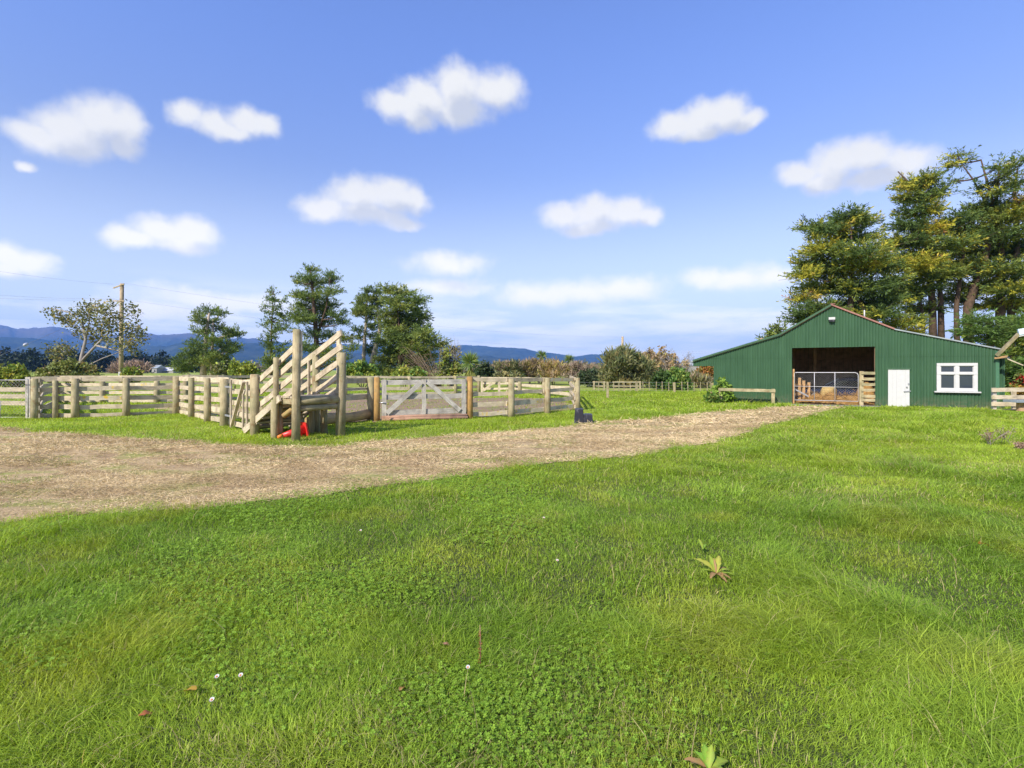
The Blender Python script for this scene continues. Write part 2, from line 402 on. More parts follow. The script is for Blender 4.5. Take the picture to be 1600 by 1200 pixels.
# thatch under the blades, its colour darkened near the viewer to deepen the gaps
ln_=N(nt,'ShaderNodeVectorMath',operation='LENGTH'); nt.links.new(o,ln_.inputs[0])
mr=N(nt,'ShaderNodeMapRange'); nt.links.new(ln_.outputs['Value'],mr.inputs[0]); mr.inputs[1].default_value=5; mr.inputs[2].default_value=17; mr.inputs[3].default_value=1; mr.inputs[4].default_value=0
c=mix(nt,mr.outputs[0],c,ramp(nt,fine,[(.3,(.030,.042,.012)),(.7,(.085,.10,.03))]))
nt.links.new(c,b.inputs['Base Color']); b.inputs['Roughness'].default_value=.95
bump(nt,b,fine,.6,.05)
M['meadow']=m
t=np.linspace(-1,1,521); ax=np.sign(t)*(np.sinh(np.abs(t)*7.6)/np.sinh(7.6))*12000
ay=ax.copy()+12
X,Y=np.meshgrid(ax,ay); Z=zg(X,Y)
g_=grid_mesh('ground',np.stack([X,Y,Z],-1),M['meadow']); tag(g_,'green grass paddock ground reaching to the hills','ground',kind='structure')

# ---- dry worn track
UP=[(-330,668),(-150,664),(0,668),(60,676),(160,682),(280,690),(400,697),(520,697),(600,690),(700,682),(800,674),(900,665),(1000,656),(1100,646),(1180,640),(1232,635.5)]
LO=[(-1500,818),(-700,822),(0,818),(100,808),(200,801),(300,795),(400,786),(470,780),(550,769),(640,757),(700,748),(780,741),(850,728),(900,722),(1000,711),(1060,698),(1120,690),(1180,675),(1230,662),(1290,645),(1330,637.5)]
def edge(pts,n):
    p=np.array([GP(*q)[:2] for q in pts]); s=np.r_[0,np.cumsum(np.linalg.norm(np.diff(p,axis=0),axis=1))]
    u=np.linspace(0,s[-1],n); q=np.stack([np.interp(u,s,p[:,0]),np.interp(u,s,p[:,1])],1)
    return q
n=900
A=edge(UP,n); B=edge(LO,n)
# pair the edges by progress towards the shed
DIR=unit(B-A)
def rag(e,seed,a):
    tt=np.arange(len(e))*.045
    nn=DIR      # only ever along the cross line, so that no two cross lines meet
    w=(fbm(tt*1.2+seed,tt*0+seed,4)-.5)*2*a+(vnoise(tt*6+seed,tt*0+3)-.5)*a*.5+(rng.random(len(e))-.5)*a*.25
    return e+nn*w[:,None]
A=rag(A,3,.28); B=rag(B,9,.2)
TRACK=np.vstack([A,B[::-1]])
f=np.linspace(0,1,60)[None,:,None]
XY=A[:,None]*(1-f)+B[:,None]*f
Z=zg(XY[...,0],XY[...,1])+.012
m,nt,b=mat('dry_track'); o=objc(nt)
n1=noise(nt,mapv(nt,o,(1,2.2,1)),1.3,5,.6); n2=noise(nt,mapv(nt,o,(30,48,1)),1.0,4,.7); n3=noise(nt,mapv(nt,o,(.7,1.6,1),(4,2,0)),1.0,4,.6)
c=ramp(nt,n2,[(.28,(.19,.12,.055)),(.5,(.47,.34,.175)),(.72,(.66,.51,.30))])
c=mix(nt,ramp(nt,n1,[(.46,(0,0,0)),(.64,(.8,.8,.8))]),c,(.25,.16,.085))
c=mix(nt,ramp(nt,n3,[(.49,(0,0,0)),(.64,(.8,.8,.8))]),c,(.25,.28,.055))
nt.links.new(c,b.inputs['Base Color']); b.inputs['Roughness'].default_value=1; bump(nt,b,n2,.8,.03)
M['track']=m
tk=grid_mesh('dirt_track',np.stack([XY[...,0],XY[...,1],Z],-1),M['track']); tag(tk,'worn track of dry straw and bare soil leading to the shed','track',kind='structure')

# ---- trampled soil inside the yards
def patch(name,pts,a,seed,label,mt,dz=.011,cat='ground'):
    p=np.array(pts,float); p=np.vstack([p,p[:1]]); s=np.r_[0,np.cumsum(np.linalg.norm(np.diff(p,axis=0),axis=1))]
    u=np.linspace(0,s[-1],361)[:-1]; q=np.stack([np.interp(u,s,p[:,0]),np.interp(u,s,p[:,1])],1)
    c0=q.mean(0); d=q-c0; th=np.arange(360)*.12
    q=c0+d*(1+((fbm(th*2+seed,th*0+seed,4)-.5)*a)[:,None])
    fr=np.linspace(0,1,26)[:,None,None]; G=c0+(q-c0)[None]*fr; G=np.concatenate([G,G[:,:1]],1)
    o=grid_mesh(name,np.stack([G[...,0],G[...,1],zg(G[...,0],G[...,1])+dz],-1),mt)
    return q,tag(o,label,cat,kind='structure')
m,nt,b=mat('yard_soil'); o=objc(nt)
n1=noise(nt,mapv(nt,o,(1,1.6,1)),.8,5,.65); n2=noise(nt,o,14,4,.7)
c=ramp(nt,n2,[(.3,(.16,.10,.06)),(.7,(.34,.235,.15))])
c=mix(nt,ramp(nt,n1,[(.5,(0,0,0)),(.62,(.8,.8,.8))]),c,(.16,.19,.05))
nt.links.new(c,b.inputs['Base Color']); b.inputs['Roughness'].default_value=1; bump(nt,b,n2,.6,.03); M['soil']=m
YARD,_=patch('yard_soil',[(-5.6,16.2),(-4,17.3),(-1.4,18.3),(.3,19.2),(2.5,21.6),(3.1,29),(-.5,31.5),(-6,30.5),(-10,28),(-9.5,22)],.22,5,'trampled brown soil inside the cattle yard',M['soil'])
YARD2,_=patch('trampled_yard',[(-13.3,20.6),(-9.5,17.5),(-8,18.5),(-11,24.5),(-16,25.5),(-16.5,23)],.3,8,'patchy dry ground inside the holding yard',M['track'])

# ---- hills
def hills(name,sky_pts,Yd,depth,label,m,seed):
    px=np.arange(-760,2360,4.0); h=np.interp(px,[p[0] for p in sky_pts],[p[1] for p in sky_pts])
    top=(HOR-h)/FOC*Yd+EYE
    rows=np.linspace(0,1.35,34); P=np.zeros((len(rows),len(px),3))
    for i,s in enumerate(rows):
        Yr=Yd-depth*(1-s); Xr=(px-800)/FOC*Yr
        prof=s**1.05 if s<=1 else max(0,1-(s-1)*1.6)
        u=Xr/420+seed; w=np.full_like(u,Yr/800+seed)
        rid=1-np.abs(2*fbm(u*1.6,w,4)-1)
        amp=(s*(1-s)*2.6 if s<1 else 0)
        z=top*prof*(1+amp*(rid-.72)*1.1)+ (fbm(u*9,w*9,3)-.5)*Yd*.0028*min(1,s*3)
        P[i]=np.stack([Xr,np.full_like(px,Yr),np.maximum(z,-3 if s>0 else -5)],-1)
    o=grid_mesh(name,P,m); return tag(o,label,'hills',kind='structure')
m,nt,b=mat('forest_hill'); o=objc(nt)
nn=noise(nt,o,.006,6,.65); c=ramp(nt,nn,[(.35,(.008,.018,.012)),(.65,(.045,.055,.03))])
gm=N(nt,'ShaderNodeNewGeometry'); sx=N(nt,'ShaderNodeSeparateXYZ'); nt.links.new(gm.outputs['Position'],sx.inputs[0])
mr=N(nt,'ShaderNodeMapRange'); nt.links.new(sx.outputs[2],mr.inputs[0]); mr.inputs[1].default_value=330; mr.inputs[2].default_value=480
c=mix(nt,mr.outputs[0],c,(.10,.075,.055))
nt.links.new(c,b.inputs['Base Color']); b.inputs['Roughness'].default_value=1; b.inputs['Specular IOR Level'].default_value=0; M['hill']=m
BACK=[(-760,520),(-200,502),(0,507),(12,509),(25,513),(40,511.5),(70,510.5),(85,509.5),(100,512),(120,518),(160,524),(200,521),(220,519),(232,520),(250,523),(275,521),(297,520),(310,524),(340,530),(362,529),(375,526),(385,529),(395,527),(410,530),(430,534),(470,537),(540,537),(580,538),(640,540),(690,541),(712,539),(750,540),(800,543),(820,545),(840,549),(870,553),(897,557),(915,554),(945,553),(980,557),(1030,563),(1070,567),(1120,570),(1300,565),(1700,550),(2400,545)]
FRONT=[(-760,545),(0,526),(50,528),(110,535),(220,540),(262,540),(290,532),(330,536),(400,536),(480,548),(640,556),(700,558),(760,556),(830,563),(900,566),(1000,570),(1100,573),(1500,572),(2400,570)]
hills('hills',BACK,7000,2200,'far blue mountain range along the horizon',M['hill'],3.3)
hills('foothills',FRONT,4600,1500,'nearer dark blue forested ridge below the range',M['hill'],9.1)

# ---- air
hz=MB(); hz.box((0,3000,309),(19000,14000,624)); 
hm=bpy.data.materials.new('air_haze'); hm.use_nodes=True; hn=hm.node_tree
for q in list(hn.nodes):
    if q.type!='OUTPUT_MATERIAL': hn.nodes.remove(q)
pv=N(hn,'ShaderNodeVolumePrincipled'); pv.inputs['Color'].default_value=(.20,.45,1.0,1); pv.inputs['Density'].default_value=.92e-4
hn.links.new(pv.outputs[0],[q for q in hn.nodes if q.type=='OUTPUT_MATERIAL'][0].inputs['Volume'])
hb=hz.build('haze',hm); tag(hb,'thin blue summer haze over the plain','haze',kind='stuff')
# ================================================================== yard fences, gates, loading ramp
def X3(p,z=0.): return Vector((p[0],p[1],zgf(p[0],p[1])+z))
def post(parent,px,Y,top,r,m='post',n=12,lean=0.,base=-.25):
    p=W(px,Y); mb=MB(); z0=zgf(p.x,p.y)
    pts=[p+Vector((0,0,base)),p+Vector((lean*.4,0,z0+top*.4)),p+Vector((lean,0,z0+top))]
    mb.tube(pts,[r*1.06,r*1.0,r*.94],n,rough=.045); return mb.build('post',M[m],parent)
def rail(parent,a,b,w=.045,h=.15,m='rail',jit=.009,name='rail'):
    return MB().bar(a,b,w,h,nseg=4,jit=jit).build(name,M[m],parent)
def run(parent,pts,heights,back=.1,hts=None,m='rail',over=.12,hs=None,lich=(),w=.045):
    """pts: (px,Y); one board per bay and height, nailed to the side away from the camera"""
    for i in range(len(pts)-1):
        a=W(*pts[i]); b=W(*pts[i+1]); d=(b-a).normalized(); nrm=Vector((-d.y,d.x,0))
        if nrm.y<0: nrm=-nrm
        for k,h in enumerate(heights):
            h0,h1=(h if hasattr(h,'__len__') else (h,h))
            hh=(hs[k] if hs else .15)*random.uniform(.94,1.05)
            mm=m[k] if isinstance(m,(list,tuple)) else m
            if (i,k) in lich: mm='rail_lichen'
            off=nrm*(back+(.012 if i%2 else 0))
            f0=i/(len(pts)-1); f1=(i+1)/(len(pts)-1)
            za=h0+(h1-h0)*f0+random.gauss(0,.008); zb=h0+(h1-h0)*f1+random.gauss(0,.008)
            rail(parent,a-d*over+off+Vector((0,0,za)),b+d*over+off+Vector((0,0,zb)),w,hh,mm)
# front left run
F1=thing('yard_fence','front run of five pale rails on round posts, left end of the cattle yard','fence',X3(W(117,18.3)),group='yard fences')
L1=[(55,17.9),(86.5,18.2),(117.5,18.3),(197,18.9),(275.5,20.0)]
for (px,Y),t,r in zip(L1,(1.40,1.33,1.40,1.41,1.45),(.13,.085,.12,.115,.125)): post(F1,px,Y,t,r)
run(F1,L1,[(1.37,1.36),(1.01,1.02),(.70,.66),(.40,.32),(.10,.02)],.11,lich={(2,1),(2,2)},hs=[.17,.15,.16,.16,.15])
# diagonal run towards the ramp
F2=thing('yard_fence','diagonal five-rail run of round posts leading towards the loading ramp','fence',X3(W(324,16.75)),group='yard fences')
L2=[(299,18.4),(324,16.75),(351,15.45)]
for (px,Y),t,r in zip(L2,(1.42,1.42,1.42),(.10,.105,.13)): post(F2,px,Y,t,r)
post(F2,398,13.4,1.58,.115)
run(F2,[(275.5,20.0)]+L2,[(1.36,1.39),(1.02,1.08),(.66,.77),(.34,.46),(.04,.15)],.1,hs=[.16,.15,.16,.16,.16])
# narrow gate of battens beside the ramp
g=thing('drafting_gate','narrow wooden gate with battens and a diagonal brace beside the loading ramp','gate',X3(W(375,14.4)))
a=W(356,15.15); b=W(394,13.6)
for h in (1.37,1.06,.75,.44,.14): rail(g,a+Vector((.06,.06,h)),b+Vector((.06,.06,h)),.03,.14)
for px,Y,t,w in ((361,14.9,1.42,.05),(386,13.85,1.38,.06),(380,14.1,1.05,.05)):
    p=W(px,Y); MB().bar(p+Vector((0,0,.03)),p+Vector((0,0,t)),w,.05,up=(.6,.7,0)).build('batten',M['rail'],g)
MB().bar(W(362,14.85,.08),W(381,14.05,1.38),.05,.09,up=(.6,.7,0)).build('brace',M['rail'],g)
for z in (.35,1.2): MB().bar(W(352,15.3,z),W(362,14.85,z),.03,.05).build('hinge',M['wire'],g)
# side run from the foot of the ramp to the main gate
F3=thing('yard_fence','run with three pale rails over a bark-covered log behind the loading ramp','fence',X3((-5.3,15.9)),group='yard fences')
q=lambda x,y:(800+FOC*x/y,y)
post(F3,*q(-5.95,14.45),1.3,.09); post(F3,579.5,17.2,1.44,.13)
run(F3,[q(-5.95,14.45),(579.5,17.2)],[1.37,1.08,.82],.1,hs=[.16,.07,.16],over=.1)
lg=MB(); A0=W(*q(-5.85,14.7),.19); B0=W(574,17.1,.22)
lg.tube([A0,A0.lerp(B0,.33)+Vector((0,0,.03)),A0.lerp(B0,.66)-Vector((0,0,.02)),B0],[.17,.18,.165,.17],12,rough=.06); lg.build('log',M['log'],F3)
# main gate
g=thing('yard_gate','grey weathered wooden gate with two diagonal braces between orange posts','gate',X3(W(660,17.4)))
a=W(597,17.0); b=W(727,17.85); dv=(b-a).normalized(); nf=Vector((dv.y,-dv.x,0))
def gp(px):
    k=(px-800)/FOC; s=(k*a.y-a.x)/(dv.x-k*dv.y); return a+dv*s
rail(g,gp(596)+Vector((0,0,1.29)),gp(728)+Vector((0,0,1.29)),.04,.17,'grey')
rail(g,gp(596)+Vector((0,0,.80)),gp(728)+Vector((0,0,.80)),.04,.16,'grey')
rail(g,gp(596)+Vector((0,0,.26)),gp(728)+Vector((0,0,.30)),.04,.17,'grey')
for px,w in ((600,.14),(662,.14),(724,.14)):
    p=gp(px)+nf*.045; MB().bar(p+Vector((0,0,.17)),p+Vector((0,0,1.38)),w,.04,up=nf,nseg=3,jit=.003).build('stile',M['grey'],g)
for p0,z0,p1,z1 in ((604,.26,658,1.30),(667,1.30,718,.30)):
    MB().bar(gp(p0)+nf*.09+Vector((0,0,z0)),gp(p1)+nf*.09+Vector((0,0,z1)),.15,.04,up=nf,nseg=3,jit=.003).build('brace',M['grey'],g)
MB().tube([gp(592)+nf*.05+Vector((0,0,.62)),gp(603)+nf*.1+Vector((0,0,.60))],.018,6).build('chain',M['chrome'],g)
for z,dy in ((.12,.06),(.05,.16)):
    s=thing('ground_pole','red-brown pole lying under the main gate'+(', upper of two' if z>.1 else ', lower and nearer of two'),'pole',gp(660)+nf*dy,group='poles lying under the gate')
    MB().tube([gp(596)+nf*dy+Vector((0,0,z)),gp(660)+nf*dy+Vector((0,0,z+.02)),gp(729)+nf*dy+Vector((0,0,z))],.06,9,rough=.1).build('pole_wood',M['sill'],s)
# right front run
F4=thing('yard_fence','right front run of grey rails with yellow lichen, ending at the black mounting block','fence',X3(W(799,18.6)),group='yard fences')
post(F4,589,16.95,1.44,.10,'orange')
L4=[(734,17.95),(799,18.6),(855.5,19.9),(902,21.3)]
for (px,Y),t,r,mm in zip(L4,(1.46,1.40,1.38,1.36),(.112,.115,.12,.118),('orange','post','post','post')): post(F4,px,Y,t,r,mm)
run(F4,L4,[(1.37,1.29),(.84,.92),(.46,.52),(.14,.2)],.11,hs=[.14,.14,.17,.15],m=['rail','rail','rail','rail_lichen'],lich={(0,3),(1,2),(2,0)})
# right side and back of the yard
F5=thing('yard_fence','right side run going back from the corner post beside the mounting block','fence',X3(W(893,27)),group='yard fences')
L5=[(902,21.3),(898,25.5),(893,30.5)]
for px,Y in L5[1:]: post(F5,px,Y,1.3,.12)
run(F5,L5,[1.3,.9,.5,.18],.1)
F6=thing('yard_fence','far right run at the back of the yard behind the lichen rails','fence',X3(W(850,33)),group='yard fences')
L6=[(893,30.5),(850,33.5),(812,36.5)]
for px,Y in L6[1:]: post(F6,px,Y,1.18,.13)
run(F6,L6,[1.1,.62,.25],.12,hs=[.15,.2,.2])
g=thing('wooden_gate','far wooden gate with crossing braces at the back of the yard','gate',X3(W(780,37)))
for h in (1.1,.72,.35): rail(g,W(752,37.4,h),W(810,36.6,h),.04,.14)
for px in (753,780,808): MB().bar(W(px,37,.1),W(px,37,1.2),.16,.04,up=(0,1,0)).build('stile',M['rail'],g)
for p0,z0,p1,z1 in ((755,.2,779,1.1),(783,1.15,806,.3)): MB().bar(W(p0,36.9,z0),W(p1,36.9,z1),.16,.04,up=(0,1,0)).build('brace',M['rail'],g)
F7=thing('yard_fence','long pale back run closing the yard behind the main gate','fence',X3(W(640,35)),group='yard fences')
L7=[(748,37.4),(712,35.8),(640,34),(590,33),(540,32),(470,30.5),(400,29.5),(345,28),(290,27)]
for px,Y in L7: post(F7,px,Y,1.26,.11)
run(F7,L7,[(1.16,1.36),(.86,1.0),(.45,.55),(.12,.12)],.11,hs=[.15,.13,.2,.16])
F8=thing('yard_fence','back run of mossy rails seen through the left end of the cattle yard','fence',X3(W(160,26.5)),group='yard fences')
L8=[(290,27),(245,26.5),(160,26.5),(86,26.5)]
for px,Y in L8[1:]: post(F8,px,Y,1.22,.13)
run(F8,L8,[1.32,.94,.52,.10],.12,hs=[.16,.16,.16,.16],lich={(1,1),(1,2)})
F9=thing('yard_fence','left side run going back from the thick end post by the mesh gate','fence',X3(W(70,22)),group='yard fences')
L9=[(55,17.9),(62,22),(86,26.5)]
post(F9,62,22,1.3,.11); run(F9,L9,[1.34,1.0,.66,.36,.1],.1)
# left mesh gate with rails behind it
F10=thing('yard_fence','three-rail fence behind the wire mesh gate at the left edge','fence',X3(W(10,18.3)),group='yard fences')
p=W(46,18.0); MB().bar(p+Vector((0,0,-.2)),p+Vector((0,0,1.45)),.17,.14,nseg=3,jit=.004,up=(0,1,0)).build('post',M['grey'],F10)
for px in (-75,-200): post(F10,px,18.1,1.3,.12)
for h in (1.0,.77,.53): rail(F10,W(-240,18.25,h),W(46,18.25,h),.045,.15)
g=thing('mesh_gate','galvanised pipe gate with diamond wire mesh at the left edge','gate',X3(W(10,17.75)))
Y=17.75; fr=MB()
for pts in ([W(44,Y,.06),W(44,Y,1.36),W(-110,Y,1.33),W(-110,Y,.06),W(44,Y,.06)],[W(0,Y,.06),W(0,Y,.62)]): fr.tube(pts,.02,8,dome=False)
fr.build('frame',M['pipe'],g)
def mesh_panel(parent,a,b,z0,z1,step=.09,r=.003,name='mesh',m='meshwire',clip=None):
    """diamond wire mesh between ground points a,b and heights z0..z1"""
    a=Vector(a);b=Vector(b);L=(b-a).length;d=(b-a)/L;H=z1-z0;mb=MB()
    for s in (1,-1):
        k=-H
        while k<L:
            x0,x1=k,k+H; ya,yb=0.,H
            if x0<0: ya=-x0; x0=0
            if x1>L: yb=H-(x1-L); x1=L
            if yb>ya:
                if s==1: p,q_=(x0,ya),(x1,yb)
                else: p,q_=(x0,H-ya),(x1,H-yb)
                mb.tube([a+d*p[0]+Vector((0,0,z0+p[1])),a+d*q_[0]+Vector((0,0,z0+q_[1]))],r,3,dome=False)
            k+=step
    return mb.build(name,M[m],parent)
mesh_panel(g,W(-109,Y),W(43,Y),.07,1.34,.12,.0022)

# ------------------------------------------------------------------ loading ramp
PF1=Vector((-5.13,12.14,0)); PF2=Vector((-4.39,13.08,0)); AX=Vector((-.78,.62,0)).normalized(); NX=(PF2-PF1).normalized()
ramp_=thing('loading_ramp','weathered timber cattle loading ramp with sloping rails and tall end posts','loading ramp',(PF1+PF2)/2+AX*1.2)
def rp(s,side,z): return (PF1 if side==0 else PF2)+AX*s+Vector((0,0,z))
def deckz(s): return 1.04 if s<.75 else 1.04-(s-.75)*.51
def rpost(s,side,top,r,off=0.,lean=(0,0),m='post',base=-.3):
    p=rp(s,side,0)+NX*off; MB().tube([p+Vector((0,0,base)),p+Vector((lean[0]*.5,lean[1]*.5,top*.5)),p+Vector((lean[0],lean[1],top))],[r*1.05,r,r*.92],12,rough=.04).build('post',M[m],ramp_)
rpost(0,0,2.65,.098,0,(.03,0)); rpost(0,1,2.13,.118,0,(.05,0))
rpost(.9,0,2.0,.068,-.02); rpost(1.17,1,2.12,.10,.02); rpost(.75,1,1.0,.09,.0)
for s,side,o,t in ((.98,0,.12,.95),(1.0,0,-.02,.95),(1.1,1,-.15,.9)): rpost(s,side,t,.075,o)
# side rails: parallel to the floor of the ramp
for k in range(4):
    z0=2.36-k*.335; z1=z0-.47*1.95
    MB().bar(rp(-.02,0,z0)+NX*.1,rp(1.98,0,z1)+NX*.1,.045,.14,nseg=4,jit=.006).build('rail',M['rail'],ramp_)
for k in range(5):
    z0=2.64-k*.345; z1=z0-.42*2.0
    e=2.0 if k<4 else 1.0
    MB().bar(rp(-.1,1,z0)-NX*.02-AX*.0,rp(e,1,z0-(z0-z1)*e/2)-NX*.02,.05,.15,nseg=4,jit=.006).build('rail',M['rail'],ramp_)
p=rp(.06,1,0)-NX*.0; MB().bar(p+Vector((0,0,1.0)),p+Vector((0,0,2.70)),.13,.05,up=NX,nseg=3,jit=.004).build('end_board',M['rail'],ramp_)
p=rp(1.9,1,0); MB().bar(p+Vector((0,0,.1)),p+Vector((0,0,2.78)),.06,.05,up=AX).build('batten',M['rail'],ramp_)
p=rp(1.35,1,0)-NX*.08; MB().bar(p+Vector((0,0,.9)),p+Vector((0,0,1.95)),.06,.05,up=AX).build('batten',M['rail'],ramp_)
# end beams
for z,r in ((.965,.105),(.78,.075)):
    MB().tube([rp(0,0,z)+NX*.09,rp(0,0,z)+NX*.6,rp(0,1,z)-NX*.1],r,12,dome=False,rough=.04).build('end_beam',M['post'],ramp_)
# floor: boards laid across, with cleats, on two stringers
dk=MB(); s=0.
while s<2.6:
    zz=deckz(s+.07); sl=0 if s<.75 else -.51
    c=(rp(s+.08,0,zz)+rp(s+.08,1,zz))/2
    up=(Vector((0,0,1))-AX*sl).normalized()
    dk.bar(c-NX*.57,c+NX*.55,.15,.045,up=up,nseg=2,jit=.006); s+=.165
dk.build('deck',M['rail'],ramp_)
for side,off in ((0,-.02),(1,.06)):
    MB().bar(rp(.72,side,deckz(.72)-.03)+NX*off,rp(2.62,side,.06)+NX*off,.05,.17,nseg=3,jit=.004).build('stringer',M['rail'],ramp_)
    MB().bar(rp(.02,side,.94)+NX*(off+.1),rp(.75,side,.94)+NX*(off+.1),.06,.14).build('joist',M['post'],ramp_)
for s in (1.05,1.35,1.65,1.95,2.25):
    MB().bar(rp(s,0,deckz(s)-.10)-NX*.03,rp(s,1,deckz(s)-.10),.13,.05,nseg=2,jit=.005).build('cross_joist',M['rail'],ramp_)
MB().tube([rp(.8,0,.55)+NX*.12,rp(.55,0,.78)+NX*.3],.07,9).build('log_brace',M['log'],ramp_)
# traffic cone lying on its side under the ramp
tip=Vector((-5.72,12.5,.06)); bs=Vector((-5.30,13.0,.19)); dn=(bs-tip).normalized()
cn=thing('traffic_cone','faded red traffic cone lying on its side under the loading ramp','traffic cone',(tip+bs)/2)
MB().tube([tip+dn*.12,bs],[.055,.125],18,dome=False).build('cone_body',M['cone'],cn)
MB().tube([tip,tip+dn*.12],[.035,.055],18,dome=False).build('cone_tip',M['cone_tip'],cn)
sdv=dn.cross(Vector((0,0,1))).normalized(); uu=sdv.cross(dn)
MB().bar(bs-dn*.0,bs+dn*.035,.36,.36,up=uu).build('cone_base',M['cone'],cn)
# black mounting block
b0=W(912,16.35); ry=R(-8)
blk=thing('mounting_block','black moulded plastic two-step mounting block standing in the grass','mounting block',X3(b0),rz=ry,world=False)
def frus(x0,x1,y0,y1,h,tp): 
    a=[Vector((x0-tp,y0-tp,0)),Vector((x1+tp,y0-tp,0)),Vector((x1+tp,y1+tp,0)),Vector((x0-tp,y1+tp,0))]
    c=[Vector((x0,y0,h)),Vector((x1,y0,h)),Vector((x1,y1,h)),Vector((x0,y1,h))]
    mb=MB(); b_=len(mb.v); mb.v+=a+c
    for f in ((0,1,5,4),(1,2,6,5),(2,3,7,6),(3,0,4,7),(4,5,6,7)): mb.face(f,((0,0),(1,0),(1,1),(0,1)))
    return mb
def bev(o,w=.012):
    md=o.modifiers.new('bevel','BEVEL'); md.width=w; md.segments=2; return o
bev(frus(-.27,-.02,-.22,.22,.45,.035).build('upper_step',M['black'],blk)); bev(frus(-.02,.27,-.212,.212,.28,.028).build('lower_step',M['black'],blk))
MB().box((-.15,0,.452),(.2,.38,.012)).build('tread',M['black'],blk); MB().box((.13,0,.282),(.2,.38,.012)).build('tread',M['black'],blk)

# ------------------------------------------------------------------ far post and batten fence
F=thing('paddock_fence','far post and batten wire fence across the paddock','fence',W(1050,40))
def fpost(px,Y,top,w,nm): p=W(px,Y); MB().bar(p+Vector((0,0,-.3)),p+Vector((random.gauss(0,.02),0,top+random.gauss(0,.03))),w,w,up=(0,1,0)).build(nm,M['post'],F)
for px,Y,t,w in ((949.5,31,.98,.13),(994,40,.78,.16),(1054,39,.78,.16),(1112,36,.78,.14)): fpost(px,Y,t,w,'post')
for px in (935,943,959,967,975,985,1005,1015,1025,1034.5,1045,1065.5,1075,1084.5,1094.5,1105): fpost(px,40,.78 if px>990 else .8,.05,'batten')
for z in (.72,.5,.28,.1): MB().tube([W(905,40,z),W(1112,39.6,z)],.006,4,dome=False).build('fence_wire',M['wire'],F)
F=thing('rail_fence','low three-rail fence in front of the big olive bush','fence',W(965,43))
for px in (928,944,1000,1030,1043): MB().bar(W(px,44,-.1),W(px,44,.74),.13,.12,up=(0,1,0)).build('post',M['post'],F)
for x0,x1 in ((926,945),(957,1001),(1028,1045)):
    for z in (.66,.30,-.02): rail(F,W(x0,44.1,z),W(x1,44.1,z),.05,.11,'post')

# ------------------------------------------------------------------ power poles and lines
def pole(label,px,Y,top,arms,r):
    p=W(px,Y); t=thing('power_pole',label,'power pole',p,group='power poles')
    MB().tube([p+Vector((0,0,-.5)),p+Vector((.05,0,top*.5)),p+Vector((.12,0,top))],[r*1.25,r*1.1,r],12).build('pole_shaft',M['pole'],t)
    for z,w,tilt in arms:
        a=MB().bar(p+Vector((-w,-.2,z-tilt)),p+Vector((w*.7,-.2,z+tilt)),.11,.12).build('crossarm',M['pole'],t)
        for sx in (-.9,-.4,.5):
            MB().tube([p+Vector((w*sx,-.2,z+.05+tilt*sx)),p+Vector((w*sx,-.2,z+.28+tilt*sx))],[.05,.035],8).build('insulator',M['white'],a)
    return t
pt=pole('tall weathered power pole standing in the sparse tree on the left',189,60,11.8,((11.5,.75,.25),(9.75,.75,0)),.20)
MB().box(W(187,59.75,1.25),(.3,.03,.45)).build('plate',M['white'],pt)
pole('short distant power pole rising behind the olive bush',972,120,9.5,((6.6,.9,0),),.26)
def cable(label,pts,sag,r):
    a=Vector(pts[0]); b=Vector(pts[1]); P=[a.lerp(b,t/16)-Vector((0,0,sag*4*(t/16)*(1-t/16))) for t in range(17)]
    mb=MB(); mb.tube(P,r,5,dome=False); o=mb.build('overhead_cable',M['line'],None,origin=a); return tag(o,label,'cable','overhead power cables')
p1=W(189,60); p2=W(972,120)
for lab,x,z,zz in (('topmost thin cable leaving the left power pole towards the left edge',-.7,11.7,12.6),('upper of the low cables left of the left power pole',-.6,10.0,9.6),('lower of the low cables left of the left power pole',.3,9.9,9.1)):
    cable(lab,(p1+Vector((x,-.2,z)),W(-160,48,zz)),.35,.008)
cable('high thin cable sagging right from the left power pole to the distant pole',(p1+Vector((.2,-.2,11.9)),p2+Vector((0,0,9.4))),1.6,.009)
cable('lower cable sagging right from the left power pole to the distant pole',(p1+Vector((.4,-.2,9.95)),p2+Vector((-.6,0,6.7))),1.4,.009)
for lab,x in (('upper cable running right from the distant power pole behind the shed',-.4),('lower cable running right from the distant power pole behind the shed',.6)):
    cable(lab,(p2+Vector((x,0,6.7 if x>0 else 7.0)),W(1400,95,4.6 if x>0 else 5.2)),.8,.010)
sv=thing('service_cable','white-ended service cable dropping left across the blue hills','cable',W(189,60,9.6))
a=W(189,59.7,9.7); b=WP(-60,580,30)
MB().tube([a.lerp(b,t/10)-Vector((0,0,.5*4*(t/10)*(1-t/10)*.3)) for t in range(11)],.009,5,dome=False).build('cable_strand',M['line'],sv)
c=a.lerp(b,.747)-Vector((0,0,.113)); d=(b-a).normalized()
MB().tube([c-d*.35,c-d*.12,c+d*.12,c+d*.35],[.03,.11,.12,.05],8).build('cable_clamp',M['white'],sv)
